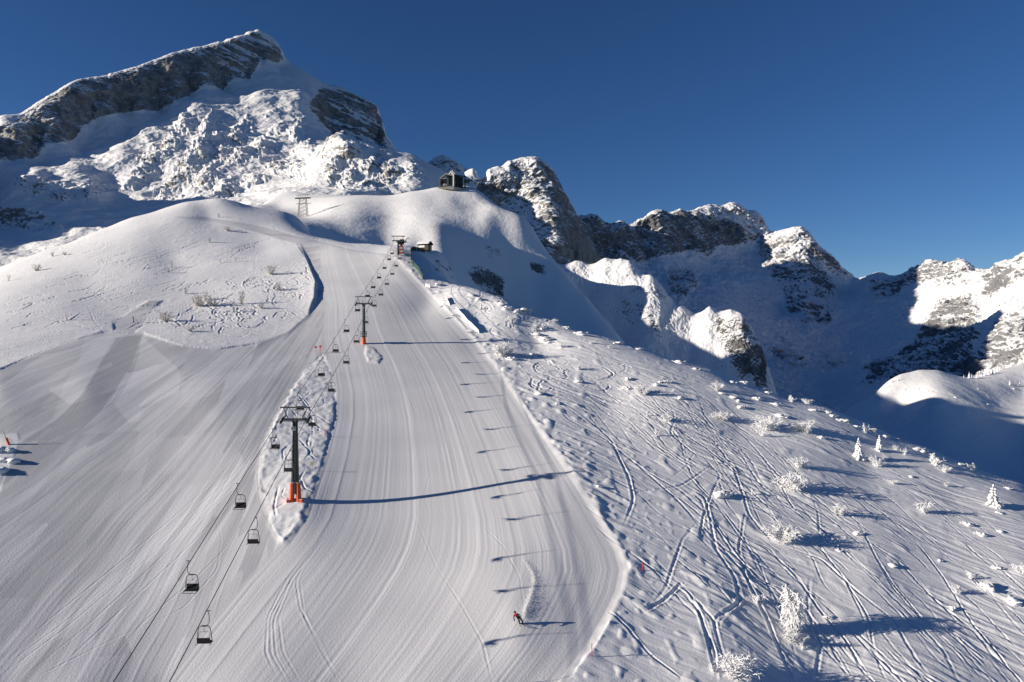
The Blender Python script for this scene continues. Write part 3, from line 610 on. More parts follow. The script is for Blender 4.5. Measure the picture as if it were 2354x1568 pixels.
def ground(u, v, gA=None):
    """world point of a terrain sheet seen at photo position (u, v)"""
    gA = gA or globals()['gA']; j = int(np.argmin(np.abs(gA.u - u))); c = CV - gA.Z[:, j] / gA.Y[:, j] * F
    i = int(np.argmax(c <= v))
    if c[i] > v: i = int(np.argmin(c))
    return Vector((gA.X[i, j], gA.Y[i, j], gA.Z[i, j]))
def groundxy(x, y):
    u = CU + x / y * F; j = max(0, min(NU - 1, int(round((u - colU0) / colDU)))); return float(np.interp(y, gA.Y[:, j], gA.Z[:, j]))
# ================================================================== objects
class MB:
    """collects tubes, boxes and plates and links them as ONE mesh object"""
    def __init__(s): s.v = []; s.f = []
    def poly(s, vs, fs):
        n = len(s.v); s.v += [tuple(p) for p in vs]; s.f += [tuple(i + n for i in f) for f in fs]
    def box(s, c, d, rot=None):
        c = Vector(c); M = rot if rot is not None else Matrix.Identity(3)
        vs = [c + M @ Vector((x * d[0] / 2, y * d[1] / 2, z * d[2] / 2)) for x in (-1, 1) for y in (-1, 1) for z in (-1, 1)]
        s.poly(vs, [(0, 1, 3, 2), (4, 6, 7, 5), (0, 4, 5, 1), (2, 3, 7, 6), (0, 2, 6, 4), (1, 5, 7, 3)])
    def tube(s, pts, r, n=8, cap=True):
        pts = [Vector(p) for p in pts]; rs = r if isinstance(r, (list, tuple)) else [r] * len(pts)
        t0 = (pts[1] - pts[0]).normalized(); up = Vector((0, 0, 1)) if abs(t0.z) < 0.9 else Vector((1, 0, 0))
        a = t0.cross(up).normalized(); vs = []
        for i, p in enumerate(pts):
            t = (pts[min(i + 1, len(pts) - 1)] - pts[max(i - 1, 0)]).normalized()
            a = (a - t * a.dot(t)).normalized(); b = t.cross(a)
            for k in range(n):
                an = 2 * math.pi * k / n; vs.append(p + (a * math.cos(an) + b * math.sin(an)) * rs[i])
        fs = [(i * n + k, i * n + (k + 1) % n, (i + 1) * n + (k + 1) % n, (i + 1) * n + k) for i in range(len(pts) - 1) for k in range(n)]
        if cap: fs += [tuple(range(n))[::-1], tuple((len(pts) - 1) * n + k for k in range(n))]
        s.poly(vs, fs)
    def prism(s, prof, o, ax, ay, az, L):
        """profile (x,y) in the ax/ay plane at origin o, extruded L along az"""
        o, ax, ay, az = map(Vector, (o, ax, ay, az)); n = len(prof)
        vs = [o + ax * x + ay * y for x, y in prof] + [o + ax * x + ay * y + az * L for x, y in prof]
        s.poly(vs, [tuple(range(n))[::-1], tuple(range(n, 2 * n))] + [(i, (i + 1) % n, n + (i + 1) % n, n + i) for i in range(n)])
    def build(s, name, m, parent=None, smooth=False):
        me = bpy.data.meshes.new(name); me.from_pydata(s.v, [], s.f); me.update()
        if smooth:
            for p in me.polygons: p.use_smooth = True
        b = bmesh.new(); b.from_mesh(me); bmesh.ops.recalc_face_normals(b, faces=b.faces); b.to_mesh(me); b.free()
        me.materials.append(m); o = bpy.data.objects.new(name, me); COL.objects.link(o)
        if parent: o.parent = parent
        return o
def thing(name, label, cat, loc, rz=0, group=None):
    o = bpy.data.objects.new(name, None); COL.objects.link(o); o.location = loc; o.rotation_euler = (0, 0, rz)
    return tag(o, label, cat, group)
def dup(root, loc=None, rz=None, label=None, scale=None, group=None):
    r = root.copy(); COL.objects.link(r)
    if loc is not None: r.location = loc
    if rz is not None: r.rotation_euler = (0, 0, rz)
    if scale: r.scale = (scale,) * 3 if not isinstance(scale, tuple) else scale
    if label: r['label'] = label
    if group: r['group'] = group
    for ch in list(root.children):
        c = ch.copy(); COL.objects.link(c); c.parent = r
        for g in ch.children:
            d = g.copy(); COL.objects.link(d); d.parent = c
    return r
M_green = mat('dark_green_paint', (0.018, 0.027, 0.023), 0.45, 0, 0.25, 3)
M_steel = mat('weathered_steel', (0.10, 0.105, 0.10), 0.5, 0.3, 0.25, 4)
M_galv = mat('galvanised_steel', (0.33, 0.34, 0.34), 0.45, 0.4, 0.15, 6)
M_black = mat('black_rubber', (0.012, 0.012, 0.013), 0.6)
M_orange = mat('orange_padding', (0.75, 0.10, 0.02), 0.6, 0, 0.15, 2, 0.2)
M_white = mat('rime_white', (0.82, 0.82, 0.83), 0.8, 0, 0.04, 8, 0.1, 0.1)
M_snowp = mat('settled_snow', (0.80, 0.80, 0.81), 0.8, 0, 0.03, 3, 0.3, 0.1)
M_seat = mat('seat_black', (0.018, 0.017, 0.016), 0.55, 0, 0.3, 6)
M_wood = mat('dark_timber', (0.06, 0.035, 0.02), 0.7, 0, 0.35, 6)
M_redp = mat('red_stake_paint', (0.65, 0.03, 0.02), 0.5)
M_sign = mat('sign_white', (0.7, 0.7, 0.68), 0.5)
M_yel = mat('yellow_board', (0.45, 0.40, 0.16), 0.6)
M_rope = mat('wire_rope', (0.035, 0.035, 0.037), 0.5, 0.3)
M_net = mat('green_net', (0.025, 0.06, 0.05), 0.8, 0, 0.3, 4)

# ---- the lift line
LXd = Vector((-0.075, 1, 0)).normalized(); RT = Vector((LXd.y, -LXd.x, 0))    # along the line, to its right
def sheave(u, v, d): return P(u, v, d)
ropeL = [P(437, 1290, 63.2), P(646.5, 958, 95), P(817, 694, 163), P(905.5, 555, 238)]
ropeR = [P(474, 1405, 57.9), P(706, 959, 95), P(852, 694, 163), P(929.6, 555, 238)]
# extend towards (and past) the camera's lower edge down to a valley side pylon out of frame
for r_ in (ropeL, ropeR):
    d = (r_[0] - r_[1]).normalized(); r_.insert(0, r_[0] + d * 55 + Vector((0, 0, 2)))
def sag(pts, s_=(0.6, 0.0, 0.9, 1.0), n=14):
    out = []
    for k, (a, b) in enumerate(zip(pts, pts[1:])):
        for i in range(n):
            t = i / n; out.append(a.lerp(b, t) - Vector((0, 0, s_[k] * 4 * t * (1 - t))))
    out.append(pts[-1]); return out
rl, rr2 = sag(ropeL), sag(ropeR)
t = thing('haul_rope', 'thin steel rope loop carrying the lift chairs over the pylons', 'cable', (0, 0, 0))
m = MB(); m.tube(rl, 0.042, 6); m.build('rope', M_rope, t); m = MB(); m.tube(rr2, 0.042, 6); m.build('rope', M_rope, t)

def rope_at_u(line, u=None, v=None):
    """point of a rope where it crosses photo row v"""
    for a, b in zip(line, line[1:]):
        va, vb = CV - a.z / a.y * F, CV - b.z / b.y * F
        if (va - v) * (vb - v) <= 0:
            lo, hi = 0.0, 1.0
            for _ in range(30):
                mid = (lo + hi) / 2; q = a.lerp(b, mid); vq = CV - q.z / q.y * F
                if (vq - v) * (va - v) > 0: lo = mid
                else: hi = mid
            return a.lerp(b, lo)
def pylon(name, label, base, hgt, arm_w, top_w, top_h, detail, pads, rz):
    t = thing('lift_pylon', label, 'lift pylon', base, rz, 'pylons of the chairlift')
    m = MB()
    if detail == 1:       # two plates joined: wide, tapering, open in the middle near the foot
        for sx in (-1, 1):
            for k in range(10):
                z0, z1 = hgt * k / 10, hgt * (k + 1) / 10; w0, w1 = 0.60 - 0.28 * k / 10, 0.60 - 0.28 * (k + 1) / 10
                pr = [(-0.30, -0.28), (0.30, -0.28), (0.30, 0.28), (-0.30, 0.28)]
                vs = []
                for z, w in ((z0, w0), (z1, w1)):
                    for x, y in pr: vs.append((sx * w * 0.62 + x * w * 0.9, y * (0.6 + w), z))
                m.poly(vs, [(0, 1, 5, 4), (1, 2, 6, 5), (2, 3, 7, 6), (3, 0, 4, 7)])
        m.box((0, 0.12, hgt * 0.55), (0.34, 0.06, hgt * 0.9))
    else:
        m.tube([(0, 0, -1), (0, 0, hgt * 0.5), (0, 0, hgt)], [0.42, 0.36, 0.30], 10)
    m.build('mast', M_green, t)
    m = MB()           # ladder
    for x in (-0.17, 0.17): m.tube([(x - 0.1, -0.46, 1.2), (x - 0.1, -0.34, hgt + 1.6)], 0.022, 5)
    for k in range(int(hgt / 0.4)): m.tube([(-0.27, -0.45 + 0.12 * k * 0.4 / hgt, 1.4 + k * 0.4), (0.07, -0.45 + 0.12 * k * 0.4 / hgt, 1.4 + k * 0.4)], 0.015, 4)
    m.build('ladder', M_galv, t)
    m = MB()           # crossarm
    m.box((0, 0, hgt + 0.10), (arm_w - 0.5, 0.34, 0.26)); m.box((0, 0, hgt - 0.15), (0.9, 0.5, 0.3))
    m.build('crossarm', M_steel, t)
    m = MB()           # lifting frame above
    tz = hgt + top_h
    for y in (-0.45, 0.45) if detail == 3 else (0,): m.box((0, y, tz), (top_w, 0.18, 0.18))
    for sx in (-1, 1):
        for y in ((-0.45, 0.45) if detail == 3 else (-0.25, 0.25)):
            m.tube([(sx * (0.27 if detail != 3 else 0.30) * top_w - sx * 0.12 + sx * (y * 0.25), y * 0.9, hgt + 0.2), (sx * top_w * 0.40, y * (1 if detail == 3 else 0.1), tz)], 0.065, 6)
        m.tube([(sx * top_w * 0.485, 0, tz), (sx * top_w * 0.485, 0, tz - 0.22)], 0.04, 5)
        m.tube([(sx * 0.25, 0, hgt + 0.2), (sx * 0.33, 0, tz)], 0.03, 5)
    m.build('lifting_frame', M_steel, t)
    for sx in (-1, 1):       # walkway plates
        m = MB()
        for y in (-0.5, 0.5): m.box((sx * arm_w * 0.30, y, hgt - 0.12), (arm_w * 0.32, 0.42, 0.05))
        m.tube([(sx * arm_w * 0.16, 0.62, hgt + 0.1), (sx * arm_w * 0.16, 0.62, hgt + 1.0), (sx * arm_w * 0.36, 0.62, hgt + 1.0), (sx * arm_w * 0.36, 0.62, hgt + 0.1)], 0.022, 5)
        m.tube([(sx * arm_w * 0.16, -0.62, hgt + 0.1), (sx * arm_w * 0.16, -0.62, hgt + 0.9), (sx * arm_w * 0.36, -0.62, hgt + 0.9), (sx * arm_w * 0.36, -0.62, hgt + 0.1)], 0.022, 5)
        m.build('walkway', M_galv, t)
        m = MB()             # sheave train
        nn = 4 if detail != 2 else 6; sp = 0.50; dz = 0.28
        for k in range(nn):
            y = (k - (nn - 1) / 2) * sp; z = hgt + y * dz
            m.tube([(sx * arm_w / 2 - 0.07, y, z), (sx * arm_w / 2 + 0.07, y, z)], 0.23, 12)
        tr = m.build('sheave_train', M_black, t)
        m = MB(); Lr = nn * sp / 2
        m.box((sx * (arm_w / 2 + 0.13), 0, hgt), (0.07, 2 * Lr * 0.9, 0.12), Matrix.Rotation(math.atan(dz), 3, 'X'))
        m.box((sx * (arm_w / 2 - 0.15), 0, hgt), (0.07, 2 * Lr * 0.9, 0.12), Matrix.Rotation(math.atan(dz), 3, 'X'))
        m.build('sheave_frame', M_steel, tr)
    return t
slope_ang = 0
b1 = P(678.5, 1152, 95.0); b2_ = P(836, 791, 163.0); b3_ = P(915, 584, 238.0)
aw = (ropeR[2] - ropeL[2]).length
p1 = pylon('p1', 'nearest lift pylon, dark green mast with two split orange pads at its foot', b1 - Vector((0, 0, 0.2)), 11.5, 3.6, 4.1, 1.75, 1, True, math.atan2(-LXd.x, LXd.y))
for sx in (-1, 1):
    m = MB(); pr = [(math.cos(a) * 0.34, math.sin(a) * 0.44) for a in [math.pi * 2 * k / 12 for k in range(12)]]
    vs = []
    for z, k, ox in ((0.1, 1.1, 0.50), (0.9, 1.0, 0.46), (2.8, 0.9, 0.42)):
        for x, y in pr: vs.append((sx * ox + x * k, y * k - 0.05, z))
    m.poly(vs, [(r * 12 + i, r * 12 + (i + 1) % 12, (r + 1) * 12 + (i + 1) % 12, (r + 1) * 12 + i) for r in range(2) for i in range(12)] + [tuple(range(24, 36))])
    m.box((sx * 0.72, -0.45, 0.28), (0.7, 0.16, 0.5), Matrix.Rotation(-sx * 0.25, 3, 'Z')); m.box((sx * 1.02, -0.10, 0.35), (0.14, 0.7, 0.5))
    o = m.build('orange_pad', M_orange, p1)
    m = MB(); m.tube([(sx * 0.42 - 0.26, -0.32, 2.84), (sx * 0.42, -0.38, 2.82), (sx * 0.42 + 0.26, -0.30, 2.86)], 0.06, 6); m.build('snow_cap', M_snowp, o)
    m = MB(); m.box((sx * 0.85, -0.42, 0.56), (0.5, 0.2, 0.07)); m.build('snow_cap', M_snowp, o)
# number plate 19
m = MB(); m.box((-0.18, -0.42, 10.35), (0.62, 0.04, 0.56)); pl = m.build('number_plate', M_sign, p1)
m = MB()
def strokes(mb, segs, o, sc, y):
    for (x0, z0, x1, z1) in segs:
        a, b = Vector((o[0] + x0 * sc, y, o[1] + z0 * sc)), Vector((o[0] + x1 * sc, y, o[1] + z1 * sc)); c = (a + b) / 2; L = (b - a).length
        mb.box(c, (L + 0.05, 0.012, 0.055), Matrix.Rotation(-math.atan2(b.z - a.z, b.x - a.x), 3, 'Y'))
strokes(m, [(0, 0, 0, 1), (0, 1, -0.2, 0.8)], (-0.34, 10.16), 0.38, -0.447)
strokes(m, [(0, 1, 0.55, 1), (0, 1, 0, 0.5), (0, 0.5, 0.55, 0.5), (0.55, 1, 0.55, 0), (0, 0, 0.55, 0)], (-0.22, 10.16), 0.38, -0.447)
m.build('number', M_black, pl)
p2 = pylon('p2', 'middle lift pylon with one round orange pad and storage racks round its mast', b2_ - Vector((0, 0, 0.3)), 9.9, 3.6, 4.1, 1.7, 2, True, math.atan2(-LXd.x, LXd.y))
m = MB(); m.tube([(0, -0.05, -0.4), (0, -0.05, 1.9)], [0.52, 0.46], 16); m.build('orange_pad', M_orange, p2)
m = MB()
for a in range(12):
    an = a * math.pi / 6
    for z in (2.15, 2.5, 2.85, 3.2): m.box((math.cos(an) * 0.62, math.sin(an) * 0.62, z), (0.30, 0.30, 0.14), Matrix.Rotation(an, 3, 'Z'))
m.tube([(0.64, -0.3, 2.0), (0.64, -0.3, 3.4)], 0.05); m.tube([(-0.64, -0.3, 2.0), (-0.64, -0.3, 3.4)], 0.05)
m.build('storage_rack', M_black, p2)
m = MB()
for z in (2.3, 2.65, 3.0): m.tube([(-0.6, -0.62, z), (0.6, -0.62, z)], 0.04, 6)
m.build('snow_line', M_snowp, p2)
m = MB(); m.box((-0.1, -0.36, 9.0), (0.4, 0.04, 0.4)); m.build('number_plate', M_sign, p2)
p3 = pylon('p3', 'upper lift pylon with double lifting frame beside the lift drive', b3_ - Vector((0, 0, 0.3)), 4.9, 3.7, 4.6, 1.6, 3, False, math.atan2(-LXd.x, LXd.y))
# drive and bull wheel just behind the upper pylon
q = P(921, 584, 241.5); t = thing('lift_drive', 'dark machinery head with big rope wheel and red shelter behind the upper pylon', 'lift station', q, math.atan2(-LXd.x, LXd.y))
m = MB(); m.tube([(0, 1.5, 4.3), (0, 1.5, 4.55)], 1.95, 28); m.build('bull_wheel', M_steel, t)
m = MB(); m.box((0, 1.0, 3.9), (1.9, 2.8, 0.6)); m.box((0.4, 0.8, 4.9), (1.4, 1.6, 0.7)); m.tube([(0, 1.5, -0.5), (0, 1.5, 4.2)], 0.4, 10); m.build('drive_housing', M_black, t)
m = MB(); m.box((0.25, -1.1, 1.3), (1.5, 1.2, 2.6)); cb = m.build('control_cabin', M_redp, t)
m = MB(); m.box((0.25, -1.73, 1.9), (1.1, 0.05, 0.7)); m.box((0.25, -1.73, 0.8), (1.1, 0.05, 0.7)); m.build('window', M_sign, cb)
m = MB()
for x in (-1.9, 1.9): m = MB(); m.tube([(x, -1, 4.6), (x, 3.5, 5.0)], 0.09, 6); m.build('guide_rail', M_steel, t)
m = MB(); m.tube([(1.4, 0, 4.6), (2.4, 1.2, 5.9), (3.1, 1.5, 5.4)], 0.12, 6); m.build('guide_arm', M_steel, t)

def chair(side):
    """side -1: hanger on the left (left rope), +1 mirrored. Origin = rope grip."""
    t = thing('lift_chair', 'x', 'lift chair', (0, 0, 0), 0, 'two-seat chairs hanging from the lift rope')
    m = MB(); s = side
    cx_ = -s * 0.16
    m.tube([(0.0, 0, 0.03), (s * 0.12, 0, 0.02), (s * 0.20, 0, -0.12), (s * 0.24, 0, -0.40), (s * 0.24, 0, -0.92), (s * 0.18, 0, -1.10), (s * 0.02, 0, -1.19), (cx_, 0, -1.22)], 0.032, 7)
    m.tube([(-s * 0.06, 0, 0.03), (s * 0.34, 0, 0.05)], 0.035, 6)
    m.build('hanger', M_steel, t)
    m = MB(); w = 0.60
    fr = [(cx_ - w, 0.12, -2.55), (cx_ - w * 0.98, 0.05, -2.2), (cx_ - w * 0.86, 0, -1.55), (cx_ - w * 0.72, 0, -1.33), (cx_ - w * 0.5, 0, -1.24), (cx_ + w * 0.5, 0, -1.24), (cx_ + w * 0.72, 0, -1.33), (cx_ + w * 0.86, 0, -1.55), (cx_ + w * 0.98, 0.05, -2.2), (cx_ + w, 0.12, -2.55)]
    m.tube(fr, 0.036, 7)
    for sx in (-1, 1): m.tube([(cx_ + sx * w, 0.12, -2.55), (cx_ + sx * w, -0.1, -2.72), (cx_ + sx * w, -s * 0.0 - 0.42, -2.70)], 0.03, 6)
    m.box((cx_, 0, -1.24), (0.42, 0.10, 0.09))
    m.build('side_frame', M_steel, t)
    f = -1 if s > 0 else 1          # seats on the right rope travel uphill, those on the left come down
    m = MB(); m.box((cx_, -0.08 * f, -2.62), (1.12, 0.50, 0.10)); m.build('seat', M_seat, t)
    m = MB(); m.box((cx_, 0.19 * f, -2.36), (1.10, 0.07, 0.42 if f > 0 else 0.36), Matrix.Rotation(-0.15 * f, 3, 'X')); m.build('backrest', M_seat, t)
    m = MB(); zt = -1.72
    m.tube([(cx_ - 0.52, -0.10, -2.5), (cx_ - 0.44, -0.05, zt - 0.08), (cx_ - 0.38, -0.05, zt), (cx_ + 0.38, -0.05, zt), (cx_ + 0.44, -0.05, zt - 0.08), (cx_ + 0.52, -0.10, -2.5)], 0.016, 5)
    m.tube([(cx_, 0, -1.26), (cx_ - 0.04 * s, -0.03, -1.5), (cx_ + 0.06, -0.05, zt)], 0.02, 5)
    m.build('safety_bar', M_steel, t)
    m = MB(); y0 = -0.50 * f; m.tube([(cx_ - 0.62, -0.1 * f, -2.62), (cx_ - 0.66, y0, -2.78), (cx_ + 0.55, y0, -2.78), (cx_ + 0.60, -0.1 * f, -2.62)], 0.030, 6); m.build('footrest', M_steel, t)
    return t
chL, chR = chair(-1), chair(1)
vL = [1290, 1112, 985, 902, 830, 778, 735, 690, 659, 640, 619, 598, 579, 566]
vR = [1405, 1190, 1035, 936, 863, 803, 758, 716, 680, 656, 633, 611, 593, 577]
ordn = ['lowest', 'second', 'third', 'fourth', 'fifth', 'sixth', 'seventh', 'eighth', 'ninth', 'tenth', 'eleventh', 'twelfth', 'thirteenth', 'topmost']
for line, vs, proto, nm in ((rl, vL, chL, 'left-hand'), (rr2, vR, chR, 'right-hand')):
    for k, v in enumerate(vs):
        p = rope_at_u(line, v=v)
        if p is None: continue
        lab = 'black two-seat lift chair, %s one on the %s rope%s' % (ordn[k], nm, '' if k in (0, 13) else ' counting from the bottom')
        sc_ = 1.0
        if k == 0: proto.location = p; proto['label'] = lab; proto.rotation_euler = (0, 0, 0.04)
        else: dup(proto, p, 0.06 * math.sin(k * 2.3), lab)
# ================================================================== plants
rp_ = random.Random(21)
def rv(a=1.0): return Vector((rp_.uniform(-a, a), rp_.uniform(-a, a), rp_.uniform(-a, a)))
def twig(m, p, d, L, r, seg=3, droop=0.0, n=4):
    pts = [p]; q = d.normalized()
    for k in range(seg):
        q = (q + rv(0.22) + Vector((0, 0, -droop))).normalized(); pts.append(pts[-1] + q * L / seg)
    m.tube(pts, [r * (1 - 0.35 * k / seg) for k in range(seg + 1)], n); return pts, q
def make_shrub(name, stems, spread, r, sub, droop, kind='shrub', curl=0.1, base_spread=0.12):
    """unit-height rime-covered shrub"""
    t = thing('frosted_shrub', 'x', 'shrub', (0, 0, 0)); ms = MB(); mc = MB()
    for s_ in range(stems):
        an = rp_.uniform(0, 6.28); til = spread * math.sqrt(rp_.random()); d = Vector((math.cos(an) * til, math.sin(an) * til, 1)).normalized()
        L = rp_.uniform(0.65, 1.0) * (1 - 0.25 * til); base = Vector((math.cos(an), math.sin(an), 0)) * base_spread * rp_.random() + Vector((0, 0, -0.08))
        pts, q = twig(ms, base, d, L, r * 1.1, 5, droop * 0.15, 5)
        for k in range(1, 6):
            for j in range(sub):
                a = pts[k - 1].lerp(pts[k], rp_.random()); dd = (q * 0.5 + rv(1.0) + Vector((0, 0, 0.35))).normalized()
                pt, qq = twig(mc, a, dd, rp_.uniform(0.10, 0.26), r * 0.8, 3, droop)
                if rp_.random() < 0.55: twig(mc, pt[1], (qq + rv(0.9)), rp_.uniform(0.05, 0.13), r * 0.65, 2, droop * 1.3)
        twig(mc, pts[-1], q + Vector((math.cos(an) * 0.8, math.sin(an) * 0.8, -0.4)), 0.18, r * 0.8, 3, curl)
    ms.build('stem', M_white, t, True); mc.build('twig_crown', M_white, t, True)
    return t
def ball(m, c, rad, sc=(1, 1, 1), jit=0.18, nu=8, nv=6, dirv=None):
    vs = []; M = Vector((0, 0, 1)).rotation_difference(dirv).to_matrix() if dirv is not None else Matrix.Identity(3); ph = rp_.uniform(0, 9)
    for i in range(nv + 1):
        th = math.pi * i / nv
        for k in range(nu):
            a = 2 * math.pi * k / nu; rr = rad * (1 + jit * math.sin(3 * a + ph + i) * math.sin(th) + rp_.uniform(-jit, jit) * 0.5 * (0 < i < nv))
            vs.append(Vector(c) + M @ Vector((rr * math.sin(th) * math.cos(a) * sc[0], rr * math.sin(th) * math.sin(a) * sc[1], rr * math.cos(th) * sc[2])))
    m.poly(vs, [(i * nu + k, i * nu + (k + 1) % nu, (i + 1) * nu + (k + 1) % nu, (i + 1) * nu + k) for i in range(nv) for k in range(nu)])
def make_conifer(tiers=9, w=0.42, lean=0.0):
    t = thing('snowy_conifer', 'x', 'tree', (0, 0, 0)); m = MB(); m.tube([(0, 0, -0.1), (lean * 0.5, 0, 0.5), (lean, 0, 0.97)], [0.035, 0.02, 0.006], 6); m.build('trunk', M_wood, t)
    m = MB()
    for i in range(tiers):
        f = i / (tiers - 1); z = 0.06 + 0.86 * f; R_ = w * (1 - f) ** 0.8 * rp_.uniform(0.85, 1.12) + 0.02; n = max(3, int(10 * (1 - f) + 3))
        for k in range(n):
            a = 2 * math.pi * (k + rp_.random()) / n; rr = R_ * rp_.uniform(0.45, 1.0); d = Vector((math.cos(a), math.sin(a), -0.45)).normalized()
            p = Vector((math.cos(a) * rr * 0.6 + lean * f, math.sin(a) * rr * 0.6, z - rr * 0.18))
            ball(m, p, 0.045 + 0.03 * (1 - f), (0.8, 0.8, 0.9 + 3.2 * rr), 0.3, 7, 6, d)
    for k in range(3): ball(m, (lean, 0, 0.9 + k * 0.035), 0.035 - k * 0.006, (1, 1, 1.2), 0.3)
    m.build('crown', M_white, t, True); return t
def make_lump(n, name='snow_covered_bush'):
    m = MB()
    for k in range(n):
        a = rp_.uniform(0, 6.28); r_ = rp_.uniform(0, 0.5) if k else 0
        ball(m, (math.cos(a) * r_, math.sin(a) * r_ * 0.6, rp_.uniform(0.05, 0.35)), rp_.uniform(0.22, 0.42), (1, 0.9, 0.8), 0.35, 9, 7)
    for k in range(n * 2):
        a = rp_.uniform(0, 6.28); twig(m, Vector((math.cos(a) * 0.3, math.sin(a) * 0.3, 0.2)), Vector((math.cos(a), math.sin(a), 0.8)), rp_.uniform(0.3, 0.55), 0.055, 2, 0.1)
    o = m.build(name, M_white, None, True); return tag(o, 'x', 'bush')
shr = [make_shrub('a', 14, 0.75, 0.0145, 5, 0.05), make_shrub('b', 19, 0.95, 0.0155, 5, 0.12), make_shrub('c', 10, 0.55, 0.019, 4, 0.10), make_shrub('d', 5, 0.40, 0.026, 3, 0.15), make_shrub('e', 24, 0.80, 0.0135, 6, 0.08)]
thin = [make_shrub('f', 9, 0.40, 0.013, 3, 0.0), make_shrub('g', 14, 0.60, 0.011, 3, 0.0), make_shrub('h', 5, 0.25, 0.020, 2, 0.0)]
M_twig = mat('frosted_twigs', (0.50, 0.47, 0.43), 0.8, 0, 0.3, 6)
for o in thin:
    for c in o.children: c.data.materials[0] = M_twig
con = [make_conifer(10, 0.40), make_conifer(9, 0.36, 0.03), make_conifer(8, 0.42, -0.04)]
lump = [make_lump(4), make_lump(3), make_lump(6)]
used = set()
def place(proto, p, h, label, w=None, rz=None, group=None):
    """first use moves the prototype itself, later uses copy it with its parts"""
    sx = (w / 0.9 if w else h); rz = rp_.uniform(0, 6.28) if rz is None else rz
    if proto.name not in used: used.add(proto.name); o = proto; o.location = p; o.rotation_euler = (0, 0, rz); o.scale = (sx, sx, h); o['label'] = label; o['group'] = group
    else: o = dup(proto, p, rz, label, (sx, sx, h), group)
    return o
ORD = 'first second third fourth fifth sixth seventh eighth ninth tenth eleventh twelfth thirteenth fourteenth fifteenth sixteenth seventeenth eighteenth nineteenth twentieth'.split()
def ordinal(k):
    if k <= 20: return ORD[k - 1]
    return {2: 'twenty', 3: 'thirty', 4: 'forty'}[k // 10] + ('-' + ORD[k % 10 - 1] if k % 10 else '')
# (u, v, height, width, variety, words)
SH = [(1662,965,25,40,1,''),(1770,989,45,48,1,''),(1752,1002,20,22,3,''),(1846,993,36,40,4,''),(1987,995,27,14,3,''),(2018,1072,31,32,2,''),(2078,1047,22,14,3,''),(2146,1070,31,30,2,''),(2171,1085,20,23,0,''),
 (2237,1084,25,18,3,''),(1838,1074,31,34,0,''),(1826,1126,52,58,1,''),(1728,1140,21,9,3,''),(1927,1182,30,32,0,''),(2121,1178,34,32,2,''),(2175,1118,12,14,2,''),(2053,1112,12,16,2,''),(1797,1244,56,54,4,''),
 (2231,1331,20,18,3,''),(2202,1364,24,26,2,''),(2345,1316,26,30,2,''),(1737,1382,20,24,2,''),(1753,1386,28,12,3,''),(1691,1556,68,72,1,''),(1826,1478,40,36,4,''),(1843,1492,16,18,2,''),(1640,1545,20,30,3,''),
 (1177,746,28,15,0,''),(1229,761,24,18,0,''),(1158,821,47,37,4,''),(1167,734,12,9,3,''),(1130,688,8,6,3,''),(1217,726,8,7,2,''),
 (1476,908,33,29,4,''),(1649,898,24,30,0,''),(1533,972,24,26,0,''),(1487,956,20,9,3,''),(1819,925,18,18,2,''),(1856,927,16,22,2,''),(1509,1002,20,13,3,''),(1546,900,10,6,3,''),(1275,740,9,12,1,''),(1290,800,14,16,0,''),(1360,790,9,12,2,''),(1330,850,16,16,0,''),(1400,800,10,9,2,''),(2060,1035,14,16,2,''),(2020,965,9,10,2,'')]
SH.sort(key=lambda q: -q[1])
for k, (u, v, h, w, var, wd) in enumerate(SH):
    p = ground(u, v); s_ = p.y / F
    adj = 'tall thick' if h > 44 else 'rounded' if w > h else 'slim' if w < h * 0.7 else 'spreading'
    place(shr[var], p, h * s_, '%s rime-white shrub on the right-hand slope, %s shrub up from the bottom edge' % (adj, ordinal(k + 1)), w * s_, group='frosted shrubs on the right-hand slope')
LS = [(85,623,20,16,1),(121,590,12,9,0),(149,588,10,12,1),(20,647,18,8,2),(524,532,14,18,1),(482,558,13,9,0),(502,500,11,7,0),(395,615,18,8,2),(387,627,14,7,0),(504,605,12,6,2),(540,603,14,7,2),(623,633,30,26,1),(641,669,22,18,1),
 (427,677,15,12,0),(459,705,36,34,1),(490,705,30,30,1),(554,701,36,16,0),(600,709,18,18,1),(536,719,15,12,0),(379,738,28,30,1),(437,762,15,18,1),(153,739,20,7,2),(470,690,22,16,0)]
LS.sort()
for k, (u, v, h, w, var) in enumerate(LS):
    p = ground(u, v); s_ = p.y / F
    place(thin[var], p, h * s_, 'bare grey frosted bush on the left hillside, %s one from the left edge' % ordinal(k + 1), w * s_, group='bare bushes on the left hillside')
for (u, v, h, w, c, l) in [(1972,1053,46,36,0,'largest snow-laden conifer of the pair near the right crest'),(2020,1036,36,26,1,'smaller snow-laden conifer of the pair near the right crest'),(2285,1163,50,42,2,'snow-laden conifer alone near the right edge of the photo'),(1105,712,17,9,1,'thin snow-plastered conifer behind the white fence net')]:
    p = ground(u, v); s_ = p.y / F; place(con[c], p, h * s_, l, w * s_ * 1.1, group='snow-laden conifers on the near slope')
